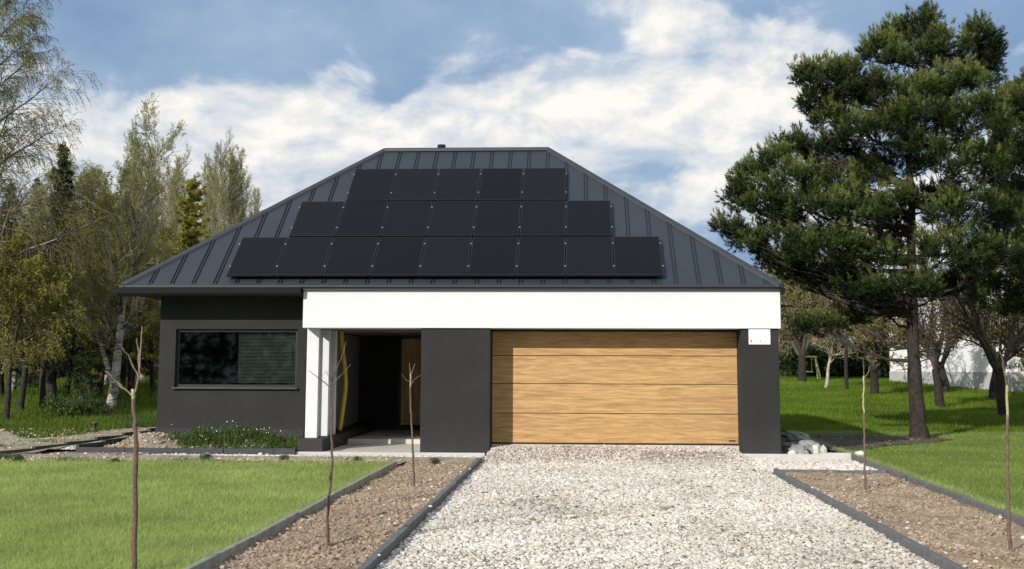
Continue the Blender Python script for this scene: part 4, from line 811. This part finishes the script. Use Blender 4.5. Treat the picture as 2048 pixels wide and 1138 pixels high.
# pines
def pine(label, Y, trunk_px, lobes, seed, base=None, dens_=1.0, r0=.195):
    rg = np.random.default_rng(seed); TP = [atY(x, y, Y) for x, y in trunk_px]; b = TP[0].copy(); b[2] = float(tz(b[0], b[1])) - .05; TP[0] = b
    root = empty('pine_tree', label, 'tree', tuple(b)); TP = np.array(TP) - b; u = np.linspace(0, len(TP) - 1, 40)
    P = np.stack([np.interp(u, range(len(TP)), TP[:, k]) for k in range(3)], -1)
    for _ in range(3): P[1:-1] = (P[:-2] + 2 * P[1:-1] + P[2:]) / 4
    zf = P[:, 2] / P[-1, 2]; R = r0 * (1 - .93 * zf ** .9) * (1 + .28 * np.exp(-P[:, 2] / .25)) * (1 + .05 * np.sin(np.arange(40) * 1.9)); tr = MB()
    th = np.arange(16) * 2 * pi / 16; V = P[:, None] + R[:, None, None] * np.stack([np.cos(th), np.sin(th), 0 * th], -1) * (1 + rg.uniform(-.07, .07, (40, 16, 1)))
    i = np.arange(40 * 16).reshape(40, 16); tr.add(V.reshape(-1, 3), np.stack([i[:-1], np.roll(i, -1, 1)[:-1], np.roll(i, -1, 1)[1:], i[1:]], -1).reshape(-1, 4), 0, np.repeat(.28 + .08 * zf, 16), True)
    lim = []; sub = []; TC = []; TA = []; TT = []
    for (px, py, rx, ry, dy) in lobes:
        c = atY(px, py, Y + dy) - b; sc = (Y + dy) / 2450; a, e = rx * sc, ry * sc * .98; dp = min(a, 1.0) * .95
        zt = np.clip(c[2] - .35 * math.hypot(c[0] - np.interp(c[2], P[:, 2], P[:, 0]), c[1]) - .1, 1.9, P[-1, 2] * .97); s0 = np.array([np.interp(zt, P[:, 2], P[:, k]) for k in range(3)])
        t = np.linspace(0, 1, 8)[:, None]; L = np.linalg.norm(c - s0); br = s0 * (1 - t) + c * t + np.array([0, 0, 1.]) * (-.10 * L * np.sin(t * pi)) + rg.normal(0, .03, (8, 3)) * (t > 0)
        r_ = min(.075, .018 + .016 * L); lim.append((br, np.linspace(r_, .014, 8)))
        nc = int(8 + 60 * dens_ * a * e)
        q = rg.normal(size=(nc, 3)); q /= np.linalg.norm(q, axis=1, keepdims=True); q[:, 2] = np.where((q[:, 2] < -.3) & (rg.uniform(size=nc) < .6), -q[:, 2], q[:, 2]); q *= rg.uniform(.55, 1.05, (nc, 1))
        cc = c + q * np.array([a, dp, e]); lt = rg.normal(0, .10)
        for k in range(nc):
            st = br[rg.integers(4, 8)]; md = (st + cc[k]) / 2 + rg.normal(0, .06, 3) - np.array([0, 0, .06]); sub.append(np.array([st, md, cc[k]]))
            m = rg.integers(20, 32); off = rg.normal(0, 1, (m, 3)); off = off / np.linalg.norm(off, axis=1, keepdims=True) * rg.uniform(.3, 1, (m, 1)) ** .6 * rg.uniform(.17, .26) * np.array([1, 1, .8]); off[:4] = rg.normal(0, .035, (4, 3)) + np.array([rg.normal(0, .09), rg.normal(0, .09), rg.uniform(.16, .3)]) * np.linspace(.75, 1.15, 4)[:, None]; TC.append(cc[k] + off)
            ax = off / .2 * .9 + q[k] * .35 + np.array([0, 0, .6]) + rg.normal(0, .25, (m, 3)); TA.append(ax); TT.append(np.clip(.42 + lt + rg.normal(0, .12) + rg.normal(0, .10, m) - .06 + 1.6 * off[:, 2] + .10 * q[k][2] / max(e, .1), 0, 1))  # tufts lighter at clump tops, darker below: shading painted into the tint
    for i in range(16):
        zt = rg.uniform(1.7, 4.2); s0 = np.array([np.interp(zt, P[:, 2], P[:, k]) for k in range(3)]); az = rg.uniform(0, 6.28); L = rg.uniform(.4, 1.6); t = np.linspace(0, 1, 8)[:, None]
        lim.append((s0 + np.array([cos(az), sin(az), -.1]) * L * t + rg.normal(0, .01, (8, 3)) * t, np.linspace(.022, .005, 8)))
    tubes_of(tr, lim, 6, rg, 0, .05, .3); tr.build('trunk', MT['bark_pine'], root)
    cr = MB(); cr.tubes(np.array(sub), np.broadcast_to(np.array([.013, .009, .005]), (len(sub), 3)), 3, 0, .15)
    C = np.concatenate(TC); A = np.concatenate(TA); A /= np.linalg.norm(A, axis=1, keepdims=True); T = np.concatenate(TT); n = len(C); K = 26
    d = A[:, None] * rg.uniform(.5, 1.4, (n, K, 1)) + rg.normal(0, .5, (n, K, 3)); d /= np.linalg.norm(d, axis=2, keepdims=True); ln = rg.uniform(.065, .115, (n, K, 1))
    s = C[:, None] + A[:, None] * rg.uniform(-.06, .06, (n, K, 1)); w = rg.normal(size=(n, K, 3)); w -= (w * d).sum(2, keepdims=True) * d; w /= np.linalg.norm(w, axis=2, keepdims=True); w *= .0062
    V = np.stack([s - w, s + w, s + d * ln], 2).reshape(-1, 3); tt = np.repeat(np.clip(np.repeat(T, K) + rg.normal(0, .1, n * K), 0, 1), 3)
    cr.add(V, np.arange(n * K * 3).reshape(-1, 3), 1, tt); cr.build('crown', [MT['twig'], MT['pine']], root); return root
LOB = [(1842, 60, 34, 42, 0), (1800, 75, 34, 34, .4), (1890, 95, 48, 42, -.3), (1835, 125, 80, 40, 0), (1765, 105, 42, 34, .3), (1962, 75, 36, 34, -.2), (1985, 110, 26, 28, 0), (1955, 140, 42, 34, .2),
       (1905, 180, 80, 45, -.5), (1640, 155, 62, 26, 0), (1600, 150, 24, 16, .1), (1700, 165, 80, 38, -.2), (1640, 200, 50, 26, .4), (1770, 205, 90, 48, .2), (1670, 235, 55, 24, .2), (1740, 270, 80, 36, -.4), (1850, 250, 85, 50, -.8), (1960, 255, 80, 60, -.9), (2020, 215, 40, 42, 0),
       (1610, 290, 60, 26, .2), (1545, 325, 50, 30, 0), (1500, 355, 40, 26, .2), (1660, 310, 70, 32, .5), (1590, 365, 80, 34, -.5), (1700, 355, 80, 36, .6), (1780, 340, 55, 36, .9), (1480, 395, 30, 30, 0), (1530, 415, 62, 34, -.2), (1620, 425, 85, 38, -.6), (1720, 430, 70, 40, -.9), (1930, 335, 100, 50, -1.0), (2020, 330, 50, 60, .4),
       (1455, 455, 26, 16, 0), (1500, 480, 50, 24, .1), (1570, 490, 75, 34, -.5), (1660, 500, 80, 34, -.8), (1740, 515, 70, 34, -.6), (1560, 530, 44, 20, .2), (1650, 550, 70, 22, .3), (1930, 430, 90, 52, -.9), (2020, 440, 50, 60, -.2), (1900, 500, 70, 40, -1.1), (1985, 530, 80, 44, -.5), (1800, 575, 80, 22, -.9), (1880, 575, 60, 26, .8),
       (1640, 652, 48, 15, .8), (1700, 640, 46, 15, 1.2), (1760, 620, 50, 18, 1.0), (1590, 548, 30, 16, .4), (1860, 400, 45, 30, .9), (1790, 470, 40, 30, 1.0), (1840, 300, 45, 34, -.8), (1800, 240, 50, 30, -.7), (1850, 190, 45, 30, -.6), (1795, 400, 38, 22, -.7), (1765, 435, 45, 26, .5), (1690, 572, 70, 24, .2), (1750, 592, 60, 20, .6), (1690, 395, 55, 26, -.3), (1560, 450, 55, 26, .4)]
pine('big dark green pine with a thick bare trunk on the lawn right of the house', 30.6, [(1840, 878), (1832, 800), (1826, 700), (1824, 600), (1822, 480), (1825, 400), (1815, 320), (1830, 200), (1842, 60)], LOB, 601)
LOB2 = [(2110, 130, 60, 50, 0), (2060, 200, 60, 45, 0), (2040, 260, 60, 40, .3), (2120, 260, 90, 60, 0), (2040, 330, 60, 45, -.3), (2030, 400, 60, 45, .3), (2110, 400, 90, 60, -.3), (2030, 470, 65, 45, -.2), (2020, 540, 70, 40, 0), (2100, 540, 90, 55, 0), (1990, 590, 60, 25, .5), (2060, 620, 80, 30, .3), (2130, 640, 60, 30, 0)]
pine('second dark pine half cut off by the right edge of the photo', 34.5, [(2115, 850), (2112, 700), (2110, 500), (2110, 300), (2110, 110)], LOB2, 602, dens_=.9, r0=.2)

# ------------------------------------------------------------------ far wall, far house, swing frame
wa = np.array([17.1, 68.5]); wb = np.array([19.45, 56.2]); wc = np.array([26.5, 54.0])
def wallrun(name, label, a, b, h, basez, m, base_m, capw=.0):
    D = np.linalg.norm(b - a); ang = math.atan2(b[1] - a[1], b[0] - a[0]); z0 = min(float(tz(*a)), float(tz(*b))) - .3
    root = empty(name, label, 'wall', (a[0], a[1], z0)); root.rotation_euler = (0, 0, ang); zb = basez - z0
    MB().box(0, D, 0, .25, zb, zb + h).build('wall_face', m, root); MB().box(0, D, -.05, .3, 0, zb - .002).build('wall_base', base_m, root)
    MB().box(-.05, D + .05, -.08, .33, zb + h + .002, zb + h + .09).build('coping', MT['trim'] if capw else base_m, root)
wallrun('garden_wall', 'tall white rendered wall with a grey base behind the orchard', wa, wb, 3.7, 1.62, MT['wallw'], MT['wallbase'])
wallrun('brick_wall', 'lower whitewashed brick wall at the right edge behind the forked tree', wb + (.1, -.35), wc, 1.75, 1.0, MT['wallb'], MT['wallbase'])
fh = empty('far_house', 'distant red brick house whose chimney shows behind the roof corner', 'house', (16.2, 98, 1.4))
MB().box(-3, 3, 0, 6, 0, 4.2).build('wall', MT['brick'], fh)
MB().add([(-3.3, -.3, 4.2), (3.3, -.3, 4.2), (3.3, 6.3, 4.2), (-3.3, 6.3, 4.2), (-3.3, 3, 7.0), (3.3, 3, 7.0)], [(0, 1, 5, 4), (2, 3, 4, 5)]).add([(-3.3, -.3, 4.2), (3.3, -.3, 4.2), (3.3, 6.3, 4.2), (-3.3, 6.3, 4.2), (-3.3, 3, 7.0), (3.3, 3, 7.0)], [(1, 2, 5), (3, 0, 4)]).build('roof', MT['tile'], fh)
MB().bbox(.1, 1.0, 2.2, 3.0, 6.2, 8.4, .02).bbox(.02, 1.08, 2.12, 3.08, 8.402, 8.55, .02).build('chimney', MT['brick'], fh)
sw_ = empty('swing_frame', 'yellow wooden swing frame at the back of the orchard', 'swing', gpos(1612, 70)); MT['yw'] = simple('yellow_wood', (.48, .40, .16), .8, .15, 4)
lg = lambda a, b: MB().tubes([a, b], np.array([.045, .045]), 6, cap=True).build('leg', MT['yw'], sw_)
lg((-.45, -.4, 0), (-.4, 0, 1.25)); lg((-.45, .4, 0), (-.4, 0, 1.25)); lg((.5, -.4, 0), (.3, 0, 1.25)); lg((.5, .4, 0), (.3, 0, 1.25))
MB().tubes([(-.55, 0, 1.27), (.4, 0, 1.27)], np.array([.05, .05]), 6, cap=True).build('crossbar', MT['yw'], sw_)
MB().box(-.28, .12, -.1, .1, .42, .46).box(-.26, -.245, -.01, .01, .46, 1.25).box(.085, .1, -.01, .01, .46, 1.25).build('swing_seat', MT['yw'], sw_)

# ------------------------------------------------------------------ young saplings in front
def sapling(label, basepx, trunk, branches, r0, r1, band=None, tt=.3, bt=.5):
    b = atZ(*basepx, .05); Y = b[1]; root = empty('sapling', label, 'young tree', tuple(b), 'newly planted young trees')
    def curve(pp, n, d0=0., d1=0.):
        Q = np.array([atY(x, y, Y) for x, y in pp]) - b; u = np.linspace(0, len(Q) - 1, n); Q = np.stack([np.interp(u, range(len(Q)), Q[:, k]) for k in range(3)], -1); Q[:, 1] += np.linspace(d0, d1, n); return Q
    P = curve([basepx] + trunk, 26); P[0, 2] -= .05; rg = np.random.default_rng(int(basepx[0])); P[1:-1, :2] += rg.normal(0, .0035, (24, 2))
    R = np.linspace(r0, r1, 26) * (1 + rg.uniform(-.07, .09, 26)); f = np.linspace(0, 1, 26); tint = np.where(f > band, .92, tt) if band else np.full(26, tt)
    mb = MB(); mb.tubes(P, R, 9, 0, .3); mb.t[-1] = np.repeat(tint, 9); c = P[-1]; mb.tubes([P[-1], P[-1] + (0, 0, .012)], np.array([r1, .002]), 9, 0, tint[-1]); mb.build('trunk', MT['bark_sap'], root)
    for pp, ra, dy in branches:
        Q = curve(pp, 10, 0, dy); Q[1:-1] += rg.normal(0, .004, (8, 3)); MB().tubes(Q, np.linspace(ra, ra * .45, 10), 6, 0, bt, cap=True).build('branch', MT['bark_sap'], root)
sapling('bare pruned sapling with a pale green top standing in the left lawn', (268, 1152), [(270, 1000), (272, 900), (270, 850), (267.5, 800), (265, 780)],
        [([(265, 793), (233, 762), (215, 742)], .009, -.05), ([(260, 787), (226, 760), (207, 746)], .006, .1), ([(268, 788), (278, 753), (280.5, 697), (284.5, 653)], .011, 0), ([(277, 753), (261, 714), (251, 696)], .008, -.08), ([(278, 749), (272, 706), (265.5, 676)], .008, .1)], .022, .014, .83, .3, .62)
sapling('bare brown sapling with spread twigs near the bottom of the left soil bed', (656.5, 1087), [(654.5, 1034), (659.5, 982), (664, 921), (663, 841), (661, 770)],
        [([(661, 774), (640, 756), (620.5, 741)], .006, -.1), ([(661, 774), (680.5, 750), (698, 728)], .006, .1), ([(661, 770), (666, 732), (676, 704)], .005, -.05), ([(661, 768), (678.5, 724), (689, 683)], .006, .08), ([(661, 766), (656, 740), (650, 750)], .003, -.1)], .0165, .009, None, .32, .4)
sapling('thin sapling in front of the wooden entrance door', (828.5, 972), [(827, 930), (825, 881), (822, 830), (820.5, 785), (821, 748)],
        [([(821, 765), (813, 760), (806.5, 748)], .006, -.1), ([(821, 748), (819, 738), (818.3, 726)], .007, .05), ([(821, 750), (826, 740), (831.5, 727)], .008, -.05), ([(822, 768), (829, 757), (840, 750)], .006, .1)], .017, .011, .84, .35, .6)
sapling('thin greenish sapling with a cut top in the right soil bed near the garage', (1730.3, 978), [(1729, 905), (1729, 849), (1727, 801), (1727.5, 752)],
        [([(1727.5, 756), (1726, 732), (1725.3, 717)], .006, -.05), ([(1727.5, 756), (1736, 748), (1742.6, 731)], .009, .05)], .016, .012, .6, .5, .6)
sapling('tall sapling near the right edge in the right soil bed', (2020.5, 1101), [(2018, 1050), (2017, 1002), (2015, 881), (2014, 772)],
        [([(2014, 776), (2004, 732), (1993.5, 701)], .006, -.08), ([(2014, 772), (2011, 740), (2008, 716)], .007, .05), ([(2014.5, 778), (2020, 766), (2025.7, 750)], .006, .1)], .020, .012, .86, .42, .55)

# lavender tufts along the sand strip
lt = None
for px, py, s, lab in ((230, 927, .85, 'small grey green tuft in the sand strip left of the black edging'), (412, 922, 1.25, 'round grey green tuft in the sand strip in front of the weedy mound'), (568, 922, 1.0, 'grey green tuft in the sand strip near the porch plinth'), (714, 926, 1.0, 'small green tuft in the sand strip in front of the porch'),
                       (870, 928, 1.0, 'small green tuft at the far end of the left soil bed'), (35, 926, 1.2, 'grey green tuft at the left end of the sand strip')):
    p = atZ(px, py, .06)
    if lt is None:
        lt = empty('lavender_plant', lab, 'plant', tuple(p), 'small tufts along the sand strip'); rg = np.random.default_rng(77); mb = MB(); n = 420
        d = rg.normal(size=(n, 3)); d[:, 2] = np.abs(d[:, 2]) + .5; d /= np.linalg.norm(d, axis=1, keepdims=True); C = d * rg.uniform(.03, .12, (n, 1)); mb.cards(C, rg.uniform(.012, .03, n), rg, .25, 0, np.clip(rg.normal(.5, .2, n), 0, 1), axis=d); mb.build('foliage', MT['sage'], lt)
        Q = np.stack([np.zeros((12, 3)), d[:12] * .1], 1); MB().tubes(Q, np.full((12, 2), .004), 3, 0, .3).build('stems', MT['twig'], lt); lt.scale = (s,) * 3
    else: dup(lt, tuple(p), px * .1, s, lab)

# ------------------------------------------------------------------ light and sky
sd = np.array([.65, 1.0, -.543]); sd /= np.linalg.norm(sd)
L = bpy.data.lights.new('sun', 'SUN'); L.energy = 4.2; L.angle = radians(.55); L.color = (1, .945, .865); so = bpy.data.objects.new('sun', L); COL.objects.link(so)
so.rotation_euler = Vector(sd).to_track_quat('-Z', 'Y').to_euler()
W = bpy.data.worlds.new('World'); SC.world = W; W.use_nodes = True; nt = W.node_tree; bg = nt.nodes['Background']; bg.inputs[1].default_value = .1
sky = nt.nodes.new('ShaderNodeTexSky'); sky.sky_type = 'NISHITA'; sky.sun_disc = False; sky.sun_elevation = math.asin(-sd[2]); sky.sun_rotation = math.atan2(-sd[0], -sd[1]); sky.dust_density = .6; sky.air_density = 1.1; sky.ozone_density = 1.4
tc = nt.nodes.new('ShaderNodeTexCoord'); sp = nt.nodes.new('ShaderNodeSeparateXYZ'); nt.links.new(tc.outputs['Generated'], sp.inputs[0])
def mth(op, a, b=None, c=None, clamp=False):
    n = nt.nodes.new('ShaderNodeMath'); n.operation = op; n.use_clamp = clamp
    for i, v in enumerate((a, b, c)):
        if v is None: continue
        if hasattr(v, 'node'): nt.links.new(v, n.inputs[i])
        else: n.inputs[i].default_value = v
    return n.outputs[0]
az = mth('ARCTAN2', sp.outputs[0], sp.outputs[1]); el = mth('ARCSINE', sp.outputs[2])
cv = nt.nodes.new('ShaderNodeCombineXYZ'); nt.links.new(az, cv.inputs[0]); nt.links.new(mth('MULTIPLY', el, 1.7), cv.inputs[1]); cv = cv.outputs[0]
n1 = noise(nt, 9, 10, .57, cv, .25); vs = nt.nodes.new('ShaderNodeVectorMath'); nt.links.new(cv, vs.inputs[0]); vs.inputs[1].default_value = (-.006, .016, 0); n1b = noise(nt, 9, 10, .57, vs.outputs[0], .25); n2 = noise(nt, 2.6, 6, .55, cv, .3); n3 = noise(nt, 13., 9, .62, cv, .3)
# cloud banks: (azimuth, elevation, half width, half height, weight)
def blobs(B):
    acc = None
    for x, y, rx, ry, w in B:
        u = mth('MULTIPLY', mth('SUBTRACT', az, (x - 1155) / 2450), 2450 / rx); v = mth('MULTIPLY', mth('SUBTRACT', el, (735 - y) / 2450), 2450 / ry)
        g = mth('MULTIPLY', mth('EXPONENT', mth('MULTIPLY', mth('ADD', mth('MULTIPLY', u, u), mth('MULTIPLY', v, v)), -1.)), w); acc = g if acc is None else mth('ADD', acc, g)
    return acc
acc = blobs([(420, 240, 200, 60, .75), (90, 300, 190, 60, .8), (620, 300, 230, 85, .75), (930, 235, 190, 75, .7), (1180, 220, 260, 70, .75), (1430, 200, 260, 90, .6), (1330, 50, 120, 70, .75), (1470, 105, 150, 50, .6), (1080, 320, 300, 60, .6), (1650, 125, 110, 40, .5), (1480, 300, 160, 80, .45), (1450, 410, 240, 70, .6), (300, 440, 420, 110, .6), (900, 600, 1500, 150, .6), (2040, 140, 70, 30, .5), (2000, 400, 250, 160, .5), (1130, 130, 60, 30, .25),
             (785, 180, 50, 45, -.55), (1290, 330, 80, 35, -.35), (1225, 90, 40, 30, -.45), (1405, 115, 40, 22, -.4), (1500, 150, 50, 18, -.3), (1330, 365, 60, 25, -.25)])
bright = blobs([(650, 265, 150, 55, .16), (520, 310, 60, 60, .15), (1190, 190, 170, 38, .22), (1330, 60, 90, 60, .15), (1450, 230, 200, 60, .10), (900, 330, 500, 40, -.10), (1000, 120, 700, 60, -.1), (110, 290, 130, 60, .1)])
outside = mth('MULTIPLY', mth('SMOOTH_MIN', mth('SUBTRACT', mth('ABSOLUTE', az), .5), .6, .1), 1.2)
acc = mth('ADD', acc, mth('MAXIMUM', mth('MULTIPLY', outside, .75), 0))
den = mth('ADD', acc, mth('MULTIPLY', mth('SUBTRACT', n1, .5), 2.2)); den = mth('ADD', den, mth('MULTIPLY', mth('SUBTRACT', n2, .5), .5))
mr = nt.nodes.new('ShaderNodeMapRange'); mr.interpolation_type = 'SMOOTHSTEP'; nt.links.new(den, mr.inputs[0]); mr.inputs[1].default_value = .12; mr.inputs[2].default_value = .52; cover = mr.outputs[0]
shade = mth('ADD', mth('ADD', mth('MULTIPLY', n3, .75), mth('MULTIPLY', den, .22)), mth('ADD', bright, mth('MULTIPLY', mth('SUBTRACT', n1, n1b), 1.5)))
cc = ramp(nt, shade, [(.33, (4.6, 5.4, 6.5)), (.47, (6.0, 6.5, 7.1)), (.60, (7.3, 7.4, 7.5)), (.76, (9.0, 8.75, 8.2))])
st = ramp(nt, mth('ADD', n2, mth('MULTIPLY', n1, .25)), [(.44, (1.75, 2.75, 4.6)), (.57, (2.4, 3.5, 5.3)), (.70, (3.5, 4.6, 6.1)), (.82, (4.8, 5.7, 6.8))])
blue = mixc(nt, .9, sky.outputs[0], st)
nt.links.new(mixc(nt, cover, blue, cc), bg.inputs[0])
SC.view_settings.view_transform = 'Standard'; SC.view_settings.look = 'None'; SC.view_settings.exposure = .15; SC.view_settings.gamma = 1
SC.cycles.max_bounces = 8; SC.cycles.diffuse_bounces = 5; SC.cycles.glossy_bounces = 3; SC.cycles.transparent_max_bounces = 8
bpy.context.view_layer.update()
